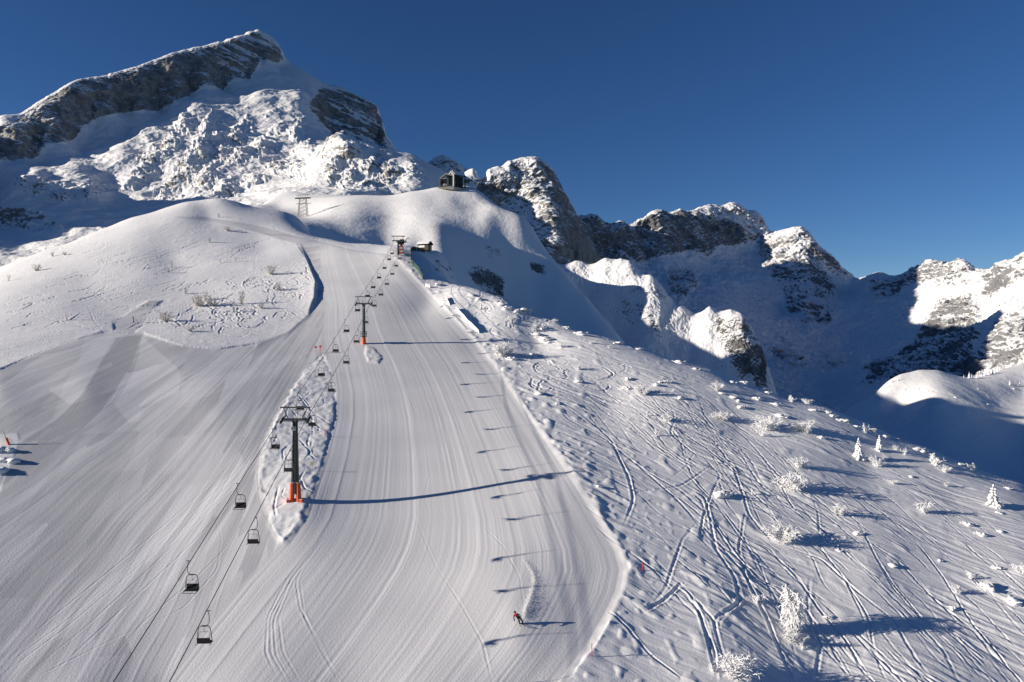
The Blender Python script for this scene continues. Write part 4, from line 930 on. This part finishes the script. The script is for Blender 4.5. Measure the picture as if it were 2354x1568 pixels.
# the big drooping tree low in the picture
p = ground(1823, 1448); s_ = p.y / F; H_ = 108 * s_
t = thing('frosted_tree', 'tallest rime-covered drooping tree at the bottom right casting a long shadow', 'tree', p); ms = MB(); mc = MB()
for st in range(5):
    an = st * 1.26; top = Vector((math.cos(an) * 0.75, math.sin(an) * 0.75, H_ * rp_.uniform(0.7, 0.97)))
    pts = [Vector((0, 0, -0.3)), Vector((math.cos(an) * 0.25, math.sin(an) * 0.25, H_ * 0.3)), top * 0.7, top]; ms.tube(pts, [0.13, 0.10, 0.07, 0.04], 6)
    for k in range(80):
        f = rp_.uniform(0.10, 1.0); i = min(2, int(f * 3)); a = pts[i].lerp(pts[i + 1], f * 3 - i); aa = rp_.uniform(0, 6.28)
        d = Vector((math.cos(aa), math.sin(aa), rp_.uniform(-0.1, 0.7))); L = rp_.uniform(0.6, 1.45) * (1.15 - 0.5 * abs(f - 0.45))
        pt, q = twig(mc, a, d, L, 0.045, 5, 0.28)
        for j in range(3): twig(mc, pt[rp_.randint(1, 4)], q + rv(0.9) + Vector((0, 0, -0.5)), rp_.uniform(0.2, 0.5), 0.036, 3, 0.3)
ms.build('trunk', M_white, t, True); mc.build('crown', M_white, t, True)
LU = [(1889,1007),(1790,957),(1706,938),(2094,1097),(2293,1179),(2220,1206),(2297,1223),(2187,1399),(1974,1228),(1926,1266),(2293,1306),(1662,1140),(2328,1385),(2266,1352),(2316,1124),(1249,757),(1232,770),(1247,781),(1262,788),(1224,818),(1173,827),(1165,712),
 (1442,872),(1438,893),(1563,916),(1658,906),(1682,914),(1698,925),(1708,938),(1752,888),(1763,904),(1685,881),(1708,883),(1790,957),(1797,960),(1737,919),(1783,931),(1871,945),(1893,1007),(1509,886),(1516,880),(1533,880),(1900,950),(1915,958),(1935,968),(1950,973),(1968,982),(2000,990),(2035,1005),(2060,1012),(2110,1035),(2122,1040),(2210,1070),(1150,700),(1190,718),(1205,716),(1010,657),(1100,690),(1082,680),(1300,755),(1335,770),(1420,790),(1470,805),(1560,835),(1600,850),(1240,905),(1280,930),(1330,880),(2250,1230),(2160,1290),(1380,1120),(1900,1420),(2050,1300)]
for k, (u, v) in enumerate(LU):
    p = ground(u, v); s_ = p.y / F; h = (22 if (u, v) in ((1662,1140),(2328,1385),(2266,1352)) else rp_.uniform(7, 13)) * s_ * (1.25 if v < 800 else 1)
    big = (u, v) in ((1662,1140),(2328,1385),(2266,1352))
    lab = 'small snow-buried bush poking from the trodden slope right of the piste'
    if big: lab = {1662: 'large snow-buried lump beside a ski track, midway up the right-hand slope', 2328: 'long snow-buried bush at the right edge low in the photo', 2266: 'rounded snow-buried bush left of the right photo edge'}[u]
    place(lump[k % 3], p - Vector((0, 0, 0.1)), h, lab, h * rp_.uniform(1.2, 1.9), group='snow-buried bushes on the right-hand slope')
for k, (u, v, h) in enumerate([(2050,878,9),(2064,874,9),(2214,867,7),(2227,868,15),(2233,868,10),(2245,867,15),(2256,864,9),(2264,862,17),(2271,860,17),(2280,858,13),(2286,856,13),(2293,852,16),(2299,849,11),(2319,884,12),(2342,886,11)]):
    p = ground(u, v + 2, gK); s_ = p.y / F
    place(con[k % 3], p, h * s_, 'frosted conifer on the sunlit knoll, %s one from the left' % ordinal(k + 1), h * s_ * 0.55, group='frosted conifers along the knoll')
for k in range(26):
    u, v = rp_.uniform(1990, 2340), rp_.uniform(880, 1000); p = ground(u, v, gK); s_ = p.y / F
    place(lump[k % 3], p, rp_.uniform(2, 4) * s_, 'tiny snow-capped bush dotted over the sunlit knoll', rp_.uniform(3, 6) * s_, group='bushes dotted over the knoll')

# ================================================================== stakes, signs, nets
def stake(u, v, h, label, disc=False, colr=None):
    p = ground(u, v); s_ = p.y / F; hh = h * s_
    m = MB(); m.tube([(0, 0, -0.3), (0, 0, hh)], 0.045, 6)
    if disc:
        t = thing('piste_marker', label, 'marker', p); m.build('pole', M_redp, t); m = MB(); m.tube([(0, -0.03, hh), (0, 0.03, hh)], 0.28, 16); m.build('disc', colr or M_redp, t); return t
    o = m.build('slope_stake', M_redp); o.location = p; return tag(o, label, 'stake', 'red stakes along the piste edges')
stake(725, 814, 15, 'left red disc marker at the top of the snow island', True); stake(737, 812, 15, 'right red disc marker at the top of the snow island', True)
stake(1476, 1313, 19, 'red stake just right of the widest bend of the piste edge'); stake(1360.5, 1508, 29, 'lowest red stake on the right piste edge')
stake(1336, 1078, 12, 'red stake where the near pylon shadow meets the piste edge'); stake(747, 1002, 16, 'thin red stake on the right rim of the snow island')
stake(687, 893, 8, 'small red stake on the left rim of the snow island'); stake(667, 734, 10, 'red stake at the edge of the left hillside bank'); stake(1018, 690, 9, 'red stake above the white fence net'); stake(984, 657, 7, 'uppermost red stake on the right piste edge')
p = ground(718, 1083); t = thing('notice_board', 'yellowish double notice board on a thin post by the near pylon', 'sign', p); h = 20 * p.y / F
m = MB(); m.tube([(0, 0, -0.3), (0, 0, h)], 0.03, 6); m.build('post', M_galv, t); m = MB(); m.box((-0.13, -0.04, h - 0.2), (0.24, 0.04, 0.46)); m.box((0.13, -0.04, h - 0.2), (0.22, 0.04, 0.46)); m.build('board', M_yel, t)
p = ground(1143, 819); t = thing('round_sign', 'small brown disc sign left of the big frosted bush', 'sign', p); m = MB(); m.tube([(0, 0, -0.2), (0, 0, 0.5)], 0.03, 6); m.build('post', M_wood, t); m = MB(); m.tube([(0, -0.02, 0.6), (0, 0.03, 0.6)], 0.26, 14); m.build('disc', mat('brown_disc', (0.15, 0.04, 0.02)), t)
p = ground(308, 743); t = thing('wooden_post', 'leaning black post with a wire on the left hillside', 'post', p); h = 15 * p.y / F
m = MB(); m.tube([(0, 0, -0.3), (-0.25, 0, h)], 0.10, 8); m.build('pole', M_black, t); m = MB(); m.tube([(-0.22, 0, h * 0.85), (1.3, 0.1, -0.05)], 0.03, 5); m.build('stay_wire', M_rope, t)
p = ground(22, 1023); t = thing('snow_lance', 'leaning pole with an orange padded foot at the left edge', 'pole', p); h = 31 * p.y / F
m = MB(); m.tube([(0, 0, -0.3), (-0.95, 0, h)], [0.07, 0.04], 8); m.build('pole', M_galv, t); m = MB(); m.tube([(0, 0, -0.1), (-0.47, 0, h * 0.48)], 0.17, 10); m.build('orange_pad', M_orange, t)
for (u, v, w_, l) in [(5,1036,26,'upper snow mound by the orange-footed pole'),(18,1062,24,'lower snow mound by the orange-footed pole'),(-8,1085,22,'snow mound cut by the left photo edge')]:
    p = ground(u, v); m = MB(); s_ = p.y / F
    for k in range(7): ball(m, (rp_.uniform(-1, 1) * w_ * s_ * 0.8, rp_.uniform(-0.5, 0.5), 0.1), rp_.uniform(0.35, 0.7), (1.5, 1, 0.8), 0.3, 10, 8)
    o = m.build('snow_mound', M_snowp, None, True); o.location = p; tag(o, l, 'snow mound')
def net(pts, h, m_, label, name='safety_net', lean=0.0, cat='net', snow=0.0):
    g3 = [ground(*q) for q in pts]; o0 = g3[0]; t = thing(name, label, cat, o0); m = MB(); n = 24
    pl_ = []
    for a, b in zip(g3, g3[1:]):
        k = max(2, int((b - a).length / 0.8))
        for i in range(k): pl_.append(a.lerp(b, i / k))
    pl_.append(g3[-1]); vs = []
    for i, q in enumerate(pl_):
        q = q - o0; dz = 0.10 * math.sin(i * 0.9) + rp_.uniform(-0.04, 0.04)
        for y, z in ((0, -0.2), (0.03, h * 0.5), (0, h + dz), (0.06, h + dz), (0.09, h * 0.5), (0.06, -0.2)): vs.append(q + Vector((y + lean * z, 0.3 * y, z)))
    N6 = len(pl_); m.poly(vs, [(i * 6 + k, (i + 1) * 6 + k, (i + 1) * 6 + (k + 1) % 6, i * 6 + (k + 1) % 6) for i in range(N6 - 1) for k in range(6)] + [tuple(range(6)), tuple((N6 - 1) * 6 + k for k in range(6))[::-1]])
    m.build('mesh_panel', m_, t)
    for i in range(0, len(pl_), 4):
        q = pl_[i] - o0; mm = MB(); mm.tube([q + Vector((0, 0, -0.3)), q + Vector((lean * h, 0, h + 0.15))], 0.04, 6); mm.build('post', M_wood, t)
    if snow:
        mm = MB(); mm.tube([q - o0 + Vector((lean * h + 0.03, 0, h * snow)) for q in pl_], 0.13, 6); mm.build('snow_crust', M_snowp, t)
    return t
net([(1049,713),(1062,727),(1076,743),(1100,766)], 1.0, M_snowp, 'longest snow-crusted fence net on the right edge of the piste', lean=-0.25)
net([(1022,688),(1028,695),(1034,702)], 1.0, M_snowp, 'short snow-crusted net above the long one', lean=-0.25)
net([(975,659),(982,660),(989,662)], 0.9, M_snowp, 'snow-crusted net panel at the top right piste corner')
net([(975,582),(960,579),(946,577),(944,583),(944,594),(945,607),(951,613),(960,624),(966,632),(971,642)], 1.5, M_net, 'green net fence curving down from the wooden hut', 'net_fence', cat='fence')

# ================================================================== hut, person, station, lattice tower
p = ground(976, 577); q = P(976, 574, p.y + 2)
t = thing('wooden_hut', 'small dark timber hut with thick snow roof at the top of the lift', 'hut', q, -0.35)
m = MB(); m.box((0, 0, 0.9), (4.6, 3.0, 2.6)); m.build('wall', M_wood, t)
m = MB(); m.prism([(-2.1, 2.0), (0, 3.0), (2.1, 2.0), (2.1, 1.85), (0, 2.8), (-2.1, 1.85)], (-2.8, 0, 0), (0, 1, 0), (0, 0, 1), (1, 0, 0), 5.6); rf = m.build('roof', M_wood, t)
m = MB(); m.prism([(-2.15, 2.0), (-2.1, 2.3), (0, 3.35), (2.1, 2.3), (2.15, 2.0), (0, 3.0)], (-2.75, 0, 0), (0, 1, 0), (0, 0, 1), (1, 0, 0), 5.4); m.build('roof_snow', M_snowp, rf)
m = MB(); m.box((-0.6, -1.52, 1.1), (2.6, 0.05, 0.8)); m.build('window', M_sign, t)
m = MB(); m.box((2.32, 0.2, 0.6), (0.05, 0.9, 1.7)); m.build('door', M_yel, t)
q = ground(957, 578); m = MB(); m.tube([(0, 0, -0.3), (0, 0, 4.5)], 0.08, 7); m.box((0, 0, 3.0), (0.35, 0.2, 0.5)); o = m.build('wind_mast', M_white); o.location = q; tag(o, 'rime-coated mast standing left of the wooden hut', 'mast')

def person(name, label, loc, rz, J, head, mats, extra=()):
    """J: joints of one continuous figure, radius each; built with the Skin modifier"""
    t = thing(name, label, 'person', loc, rz)
    me = bpy.data.meshes.new('body'); names = list(J['v'].keys()); idx = {n: i for i, n in enumerate(names)}
    me.from_pydata([J['v'][n][:3] for n in names], [(idx[a], idx[b]) for a, b in J['e']], []); me.update()
    o = bpy.data.objects.new('body', me); COL.objects.link(o)
    sk = o.modifiers.new('skin', 'SKIN'); ss = o.modifiers.new('sub', 'SUBSURF'); ss.levels = 2; ss.render_levels = 2
    lay = me.skin_vertices[0].data if me.skin_vertices else None
    if lay is None:
        bm = bmesh.new(); bm.from_mesh(me); bm.verts.layers.skin.verify(); bm.to_mesh(me); bm.free(); lay = me.skin_vertices[0].data
    for n in names:
        r = J['v'][n][3]; lay[idx[n]].radius = (r, r); lay[idx[n]].use_root = (n == 'pelvis')
    dg = bpy.context.evaluated_depsgraph_get(); ev = bpy.data.meshes.new_from_object(o.evaluated_get(dg)); o.modifiers.clear(); o.data = ev; o.parent = t
    ev.materials.clear()
    for mm in mats: ev.materials.append(mm)
    for pl_ in ev.polygons: pl_.use_smooth = True; pl_.material_index = J['mat'](pl_.center)
    return t, o
def hand(m, c, d, up, s=1.0):
    """palm with four unequal curled fingers and a thumb from its side"""
    c = Vector(c); d = Vector(d).normalized(); sd = d.cross(Vector(up)).normalized(); n = sd.cross(d)
    m.tube([c - d * 0.03, c + d * 0.05], [0.036 * s, 0.042 * s], 8)
    for k, L in enumerate((0.055, 0.066, 0.062, 0.048)):
        b = c + d * 0.05 + sd * (k - 1.5) * 0.019; m.tube([b, b + d * L * 0.55 + n * -0.006, b + d * L * 0.75 - n * L * 0.45, b + d * L * 0.5 - n * L * 0.75], 0.0105, 6)
    b = c + sd * -0.036; m.tube([b, b - sd * 0.03 + d * 0.02, b - sd * 0.028 + d * 0.05 - n * 0.02], 0.012, 6)
M_skin = mat('skin', (0.55, 0.33, 0.24), 0.5); M_sr = mat('ski_red', (0.75, 0.02, 0.05), 0.6, 0, 0.1, 9); M_hel = mat('helmet_dark', (0.03, 0.022, 0.02), 0.35)
M_jk = mat('ski_black', (0.014, 0.014, 0.018), 0.7, 0, 0.3, 12); M_or = mat('orange_trim', (0.8, 0.25, 0.03), 0.5)
# the skier: carving, body tipped to the left of the photo, facing the camera
P0 = ground(1197, 1434)
V3 = {'pelvis': (-0.20, 0.06, 0.62, 0.155), 'spine': (-0.33, 0.0, 0.78, 0.150), 'chest': (-0.50, -0.06, 0.96, 0.165), 'neck': (-0.58, -0.12, 1.12, 0.065), 'head0': (-0.61, -0.15, 1.20, 0.075), 'head1': (-0.64, -0.18, 1.33, 0.085),
 'shL': (-0.36, -0.10, 1.08, 0.085), 'elL': (-0.12, -0.28, 1.02, 0.058), 'wrL': (-0.10, -0.50, 0.84, 0.040), 'shR': (-0.70, -0.06, 0.98, 0.085), 'elR': (-0.76, -0.22, 0.76, 0.058), 'wrR': (-0.74, -0.44, 0.62, 0.040),
 'hipL': (-0.06, 0.04, 0.60, 0.105), 'knL': (0.10, -0.24, 0.44, 0.080), 'anL': (0.20, 0.02, 0.13, 0.062), 'ftL': (0.18, -0.16, 0.07, 0.060),
 'hipR': (-0.26, 0.04, 0.52, 0.105), 'knR': (-0.20, -0.28, 0.40, 0.080), 'anR': (-0.12, 0.02, 0.13, 0.062), 'ftR': (-0.14, -0.16, 0.07, 0.060)}
E3 = [('pelvis','spine'),('spine','chest'),('chest','neck'),('neck','head0'),('head0','head1'),('chest','shL'),('shL','elL'),('elL','wrL'),('chest','shR'),('shR','elR'),('elR','wrR'),('pelvis','hipL'),('hipL','knL'),('knL','anL'),('anL','ftL'),('pelvis','hipR'),('hipR','knR'),('knR','anR'),('anR','ftR')]
def smat(c):
    if c.z > 1.13: return 2
    if c.z > 0.84 and -0.66 < c.x < -0.36: return 1
    return 0
sk_, bd = person('person', 'skier in red and black carving a turn at the bottom of the piste', P0, 0.15, {'v': V3, 'e': E3, 'mat': smat}, None, [M_jk, M_sr, M_skin])
m = MB(); ball(m, (-0.64, -0.165, 1.31), 0.135, (1, 1.12, 0.95), 0.0, 14, 10); m.build('helmet', M_hel, sk_, True)
m = MB(); m.box((-0.655, -0.30, 1.285), (0.17, 0.05, 0.075)); m.build('goggles', M_or, sk_)
m = MB(); ball(m, (-0.650, -0.315, 1.22), 0.017, (1, 1.2, 1.2), 0, 6, 5); ball(m, (-0.652, -0.285, 1.17), 0.03, (1.2, 0.8, 0.4), 0, 6, 5); m.build('face', M_skin, sk_, True)
m = MB(); hand(m, (-0.10, -0.53, 0.82), (0, -1, -0.4), (0, 0, 1), 1.3); m.build('glove', M_jk, sk_); m = MB(); hand(m, (-0.74, -0.47, 0.60), (0, -1, -0.3), (0, 0, 1), 1.3); m.build('glove', M_jk, sk_)
for x, yaw in ((0.19, 0.12), (-0.13, 0.12)):
    m = MB(); pr = []
    M3 = Matrix.Rotation(yaw, 3, 'Z') @ Matrix.Rotation(0.5, 3, 'Y')
    pts_ = [(-0.85, 0.10), (-0.72, 0.02), (-0.3, 0), (0.3, 0), (0.72, 0.0), (0.80, 0.02)]; wd_ = [0.03, 0.055, 0.036, 0.034, 0.05, 0.05]; vs = []
    for (yy, zz), ww in zip(pts_, wd_):
        for sx, z2 in ((-1, 0), (1, 0), (1, 0.02), (-1, 0.02)): vs.append(M3 @ Vector((sx * ww, 0, z2)) + Matrix.Rotation(yaw, 3, 'Z') @ Vector((0, yy, zz)) + Vector((x, -0.05, 0.035)))
    m.poly(vs, [(i * 4 + k, i * 4 + (k + 1) % 4, (i + 1) * 4 + (k + 1) % 4, (i + 1) * 4 + k) for i in range(5) for k in range(4)] + [(0, 3, 2, 1), (20, 21, 22, 23)]); m.build('ski', M_black, sk_)
    m = MB(); m.box((x, -0.03, 0.11), (0.10, 0.30, 0.12)); m.tube([(x, 0.05, 0.08), (x, 0.02, 0.32)], [0.07, 0.065], 8); m.build('ski_boot', M_jk, sk_)
for a, b in (((-0.10, -0.55, 0.86), (0.16, 0.55, 0.38)), ((-0.74, -0.49, 0.64), (-0.50, 0.55, 0.30))):
    m = MB(); m.tube([a, b], 0.012, 6); m.tube([Vector(b) * 0.96 + Vector(a) * 0.04, Vector(b) * 0.955 + Vector(a) * 0.045], 0.05, 8); m.build('ski_pole', M_galv, sk_)
# powder thrown up along the turn
m = MB(); cur = [(1203,1420),(1208,1400),(1216,1378),(1223,1355),(1227,1338),(1224,1322),(1216,1305),(1204,1288)]
xs, ys = smooth_line(cur, 60)
for k in range(60):
    g0 = ground(xs[k], ys[k]); f = 1 - k / 60; amp = 0.18 + 0.75 * f ** 0.7 * (1 - 0.5 * max(0, 0.1 - k / 60) / 0.1)
    for j in range(int(22 + 95 * f)):
        o_ = Vector((rp_.gauss(0, 0.13), rp_.gauss(0, 0.2), abs(rp_.gauss(0, 0.30)) * amp)); c = g0 + o_; r_ = rp_.uniform(0.015, 0.04)
        a_, b_, c_ = rv(1).normalized() * r_, rv(1).normalized() * r_, rv(1).normalized() * r_
        m.poly([c + a_, c + b_, c + c_, c - (a_ + b_ + c_) * 0.5], [(0, 1, 2), (0, 2, 3), (0, 3, 1), (1, 3, 2)])
o = m.build('snow_spray', M_white); tag(o, 'curved veil of powder snow thrown up behind the skier', 'snow spray', kind='stuff')
# person in red at the net fence
P1 = ground(950, 577)
V4 = {'pelvis': (0, 0, 0.92, 0.14), 'spine': (0, 0, 1.12, 0.14), 'chest': (0, 0, 1.34, 0.16), 'neck': (0, 0, 1.50, 0.06), 'h1': (0, -0.02, 1.70, 0.09), 'sL': (0.19, 0, 1.40, 0.08), 'eL': (0.26, -0.05, 1.14, 0.055), 'wL': (0.24, -0.22, 0.98, 0.04), 'sR': (-0.19, 0, 1.40, 0.08), 'eR': (-0.26, -0.05, 1.14, 0.055), 'wR': (-0.24, -0.22, 0.98, 0.04),
 'hL': (0.10, 0, 0.86, 0.10), 'kL': (0.12, -0.02, 0.48, 0.075), 'aL': (0.12, 0.02, 0.08, 0.055), 'fL': (0.13, -0.14, 0.04, 0.045), 'hR': (-0.10, 0, 0.86, 0.10), 'kR': (-0.12, -0.02, 0.48, 0.075), 'aR': (-0.12, 0.02, 0.08, 0.055), 'fR': (-0.13, -0.14, 0.04, 0.045)}
E4 = [('pelvis','spine'),('spine','chest'),('chest','neck'),('neck','h1'),('chest','sL'),('sL','eL'),('eL','wL'),('chest','sR'),('sR','eR'),('eR','wR'),('pelvis','hL'),('hL','kL'),('kL','aL'),('aL','fL'),('pelvis','hR'),('hR','kR'),('kR','aR'),('aR','fR')]
pt_, bd2 = person('person', 'person in a red jacket standing at the fence by the hut', P1, 0.3, {'v': V4, 'e': E4, 'mat': lambda c: 2 if c.z > 1.5 else 1 if c.z > 0.9 else 0}, None, [M_jk, M_sr, M_skin])
m = MB(); ball(m, (0, 0.0, 1.72), 0.125, (1, 1.1, 0.95), 0, 12, 8); m.build('helmet', M_hel, pt_, True)
for sx in (-1, 1): m = MB(); hand(m, (sx * 0.24, -0.25, 0.96), (0, -1, -0.5), (0, 0, 1), 1.2); m.build('glove', M_jk, pt_)

# cable car mountain station
M_clad = mat('grey_metal_cladding', (0.20, 0.20, 0.19), 0.5, 0.2, 0.12, 0.6); M_dark = mat('interior_shade', (0.02, 0.022, 0.026), 0.7); M_conc = mat('concrete', (0.36, 0.34, 0.30), 0.8, 0, 0.15, 0.8, 0.2)
M_teal = mat('dark_teal_glass', (0.02, 0.04, 0.045), 0.2)
S0 = P(1043, 431, 503); t = thing('cable_car_station', 'angular grey and black cable car station on the hilltop', 'building', S0, 0.0)
L1 = Vector((0.80, 0.60, 0)); N1 = Vector((-0.62, 0.78, 0)); Z = Vector((0, 0, 1))         # long side runs right-back, gable runs left-back
def prism(m, prof, o, L, N=N1, D=L1): m.prism(prof, o, N, Z, D, L)
Gm = 9.6; ev, pk_ = 9.8, 13.0
m = MB()           # gable portal frame (hollow house outline)
out = [(0, -0.5), (0, ev), (Gm * 0.45, pk_), (Gm, ev), (Gm, 1), ]; inn = [(Gm - 0.9, 1), (Gm - 0.9, ev - 0.4), (Gm * 0.45, pk_ - 1.4), (1.5, ev - 1.0), (1.6, -0.5)]
prism(m, out + inn, Vector((0, 0, 0)), 0.8); m.build('gable_frame', M_clad, t)
m = MB(); prism(m, [(-0.25, ev - 0.3), (-0.25, ev), (Gm * 0.45, pk_ + 0.12), (Gm + 0.2, ev), (Gm + 0.2, ev - 0.3), (Gm * 0.45, pk_ - 0.3)], L1 * 0.82, 9.6); rf = m.build('roof', M_clad, t)
m = MB(); prism(m, [(-0.2, ev + 0.05), (Gm * 0.45, pk_ + 0.17), (Gm + 0.1, ev + 0.05), (Gm, ev + 0.3), (Gm * 0.45, pk_ + 0.5), (0, ev + 0.32)], L1 * 1.0, 9.2); m.build('roof_snow', M_snowp, rf)
m = MB(); prism(m, [(3.5, -0.5), (3.5, ev - 0.4), (Gm - 0.95, ev - 0.4), (Gm - 0.95, -0.5)], L1 * 0.85, 9.4); m.build('inner_hall', M_dark, t)  # solid near-black block: shade of the open hall put into its colour
m = MB()
for k in (0.82, 9.6): prism(m, [(0, -0.5), (0, ev - 0.35), (0.6, ev - 0.35), (0.6, -0.5)], L1 * k, 0.7 if k > 1 else 0.35)
m.build('side_post', M_teal, t)
m = MB(); prism(m, [(-0.2, ev - 1.1), (-0.2, ev - 0.32), (0.4, ev - 0.32), (0.4, ev - 1.1)], L1 * 0.9, 9.4); m.build('eave_beam', M_teal, t)
m = MB(); prism(m, [(-0.4, -1.4), (-0.4, 0.3), (8.6, 0.3), (8.6, -1.4)], L1 * -0.2, 11.0); m.build('base_slab', M_conc, t)
m = MB()
for k in range(5): m.tube([L1 * (2 + k * 1.7) + N1 * 0.5 + Z * 0.3, L1 * (3.2 + k * 1.3) + N1 * 2.5 + Z * (2.0 + (k % 2))], 0.10, 6)
m.box(L1 * 5 + N1 * 2 + Z * 1.0, (3, 1.2, 0.5)); m.build('guide_rails', M_steel, t)
m = MB(); m.box(L1 * 2.6 + N1 * 3.2 + Z * 4.2, (1.6, 0.5, 1.2)); m.build('yellow_hoist', mat('hoist_yellow', (0.6, 0.35, 0.03)), t)
# lower left bay with its open front and deck
o1 = Vector((-10.6, 1.6, 0.6))
m = MB(); m.box(o1 + Vector((3.1, 3.2, 3.6)), (6.0, 4.0, 5.6)); m.build('left_hall', M_dark, t)  # solid near-black box: the bay's inner shade is painted as colour
m = MB(); m.prism([(0, 6.6), (4.6, 9.7), (10.0, 8.8), (10.0, 8.3), (4.6, 9.2), (0, 6.2)], o1 + Vector((0, 0.9, 0)), (1, 0, 0), (0, 0, 1), (0, 1, 0), 5.6); r2 = m.build('left_roof', M_clad, t)
m = MB(); m.prism([(-0.1, 6.64), (4.6, 9.8), (9.6, 8.95), (9.6, 9.2), (4.6, 10.15), (-0.1, 6.95)], o1 + Vector((0, 0.7, 0)), (1, 0, 0), (0, 0, 1), (0, 1, 0), 5.8); m.build('roof_snow', M_snowp, r2)
m = MB(); m.box(o1 + Vector((0.15, 0.9, 3.3)), (0.35, 0.5, 6.2)); m.build('bay_post', M_galv, t); m = MB(); m.box(o1 + Vector((6.0, 0.9, 3.6)), (0.45, 0.5, 6.6)); m.build('bay_post', M_galv, t)
m = MB(); m.box(o1 + Vector((3.1, 0.9, 6.35)), (6.2, 0.5, 0.5)); m.build('bay_lintel', M_galv, t)
m = MB(); m.box(o1 + Vector((7.6, 1.2, 3.9)), (2.7, 0.4, 6.6)); m.build('glass_wall', M_teal, t)
m = MB(); m.prism([(-1.0, 0.1), (10.6, 0.9), (10.4, -1.4), (8.4, -1.6)], o1 + Vector((0, -2.0, -0.6)), (1, 0, 0), (0, 0, 1), (0, 1, 0), 4.5); m.build('deck', M_conc, t)
m = MB(); m.box(o1 + Vector((3.0, 1.0, 1.9)), (1.3, 0.3, 1.4)); m.build('notice_panel', M_sign, t)
m = MB(); m.box(o1 + Vector((4.6, 1.0, 1.9)), (0.6, 0.3, 1.3)); m.build('notice_panel', M_sign, t)
m = MB()
for k in range(9): m.tube([o1 + Vector((k * 1.15 - 0.6, -1.7, 0.0)), o1 + Vector((k * 1.15 - 0.6, -1.7, 1.0))], 0.06, 5)
m.tube([o1 + Vector((-0.6, -1.7, 1.0)), o1 + Vector((8.6, -1.7, 1.1))], 0.06, 5); m.build('deck_railing', M_galv, t)
q = P(1071, 416, 520); o = MB(); o.box((1.8, 0, 0.4), (6.5, 3, 1.3)); o.box((0.5, -0.5, -1.2), (4, 2.6, 2.4)); o_ = o.build('annex_block', M_teal, t); o_.location = q - S0
# viewing platform out on the cliff edge
q = P(1112, 414, 560); t = thing('viewing_platform', 'thin dark lookout platform jutting from the ridge right of the station', 'platform', q)
m = MB(); m.prism([(-7, 0.4), (7.5, -1.2), (7.5, -1.5), (-7, -0.2)], (0, 0, 0), (1, 0, 0), (0, 0, 1), (0, 1, 0), 2.2); m.build('walkway', M_teal, t)
m = MB(); m.tube([(-7, 0, 1.5), (7.5, 0, -0.1)], 0.06, 5); m.tube([(-3, 1, 0), (-6, 2, -4)], 0.2, 6); m.build('railing', M_galv, t)
# lattice tower
q = ground(696, 499, gB); q = P(696, 498, q.y if 380 < q.y < 560 else 470)
t = thing('cable_car_tower', 'steel lattice cable car tower standing on the snow hill left of the station', 'lattice tower', q, 0.45)
k_ = q.y / F; Ht = 42 * k_; b_ = 10.5 * k_; tp = 7.2 * k_
cor = [(-1, -1), (1, -1), (1, 1), (-1, 1)]
for (x, y) in cor:
    m = MB(); m.tube([(x * b_, y * b_, -1.2), (x * tp, y * tp, Ht)], 0.14, 5); m.build('leg', M_steel, t)
m = MB()
for f in range(4):
    x0, y0 = cor[f]; x1, y1 = cor[(f + 1) % 4]
    for s_ in range(5):
        za, zb = s_ / 5, (s_ + 1) / 5; wa, wb = b_ + (tp - b_) * za, b_ + (tp - b_) * zb
        m.tube([(x0 * wa, y0 * wa, za * Ht), (x1 * wb, y1 * wb, zb * Ht)], 0.075, 4); m.tube([(x1 * wa, y1 * wa, za * Ht), (x0 * wb, y0 * wb, zb * Ht)], 0.075, 4)
m.build('bracing', M_steel, t)
m = MB(); m.box((0, 0, Ht + 0.1), (35 * k_, 1.1, 0.7), Matrix.Rotation(-0.12, 3, 'Y')); m.build('saddle_beam', M_green, t)
m = MB(); m.box((0, 0, Ht + 2.3), (30 * k_, 0.5, 0.25), Matrix.Rotation(-0.12, 3, 'Y'))
for x in (-3, -1.5, 0, 1.5, 3): m.tube([(x, 0, Ht), (x, 0, Ht + 2.3 + x * 0.12)], 0.08, 5)
m.build('head_frame', M_steel, t); m = MB(); m.box((0, -tp, Ht * 0.68), (34 * k_, 0.3, 0.25), Matrix.Rotation(-0.12, 3, 'Y')); m.build('cross_beam', M_steel, t)
t = thing('carrying_cable', 'two thin cables from the lattice tower to the hilltop station', 'cable', (0, 0, 0))
for dx in (-1.2, 1.2):
    a = q + Vector((dx * 4, 0, Ht + 0.6)); b = S0 + Vector((-6 + dx, 4, 7)); m = MB(); m.tube([a.lerp(b, k / 10) - Vector((0, 0, 6 * 4 * (k / 10) * (1 - k / 10) * 0.5)) for k in range(11)], 0.05, 5); m.build('rope', M_galv, t)
t = thing('gondola_cable', 'pair of thin cables crossing the shaded valley on the right', 'cable', (0, 0, 0))
for dv in (0, 14):
    a = P(1700, 830 + dv, 520); b = P(2500, 1205 + dv * 2, 330); m = MB(); m.tube([a.lerp(b, k / 12) - Vector((0, 0, 9 * 4 * (k / 12) * (1 - k / 12) * 0.3)) for k in range(13)], 0.07, 5); m.build('rope', M_rope, t)
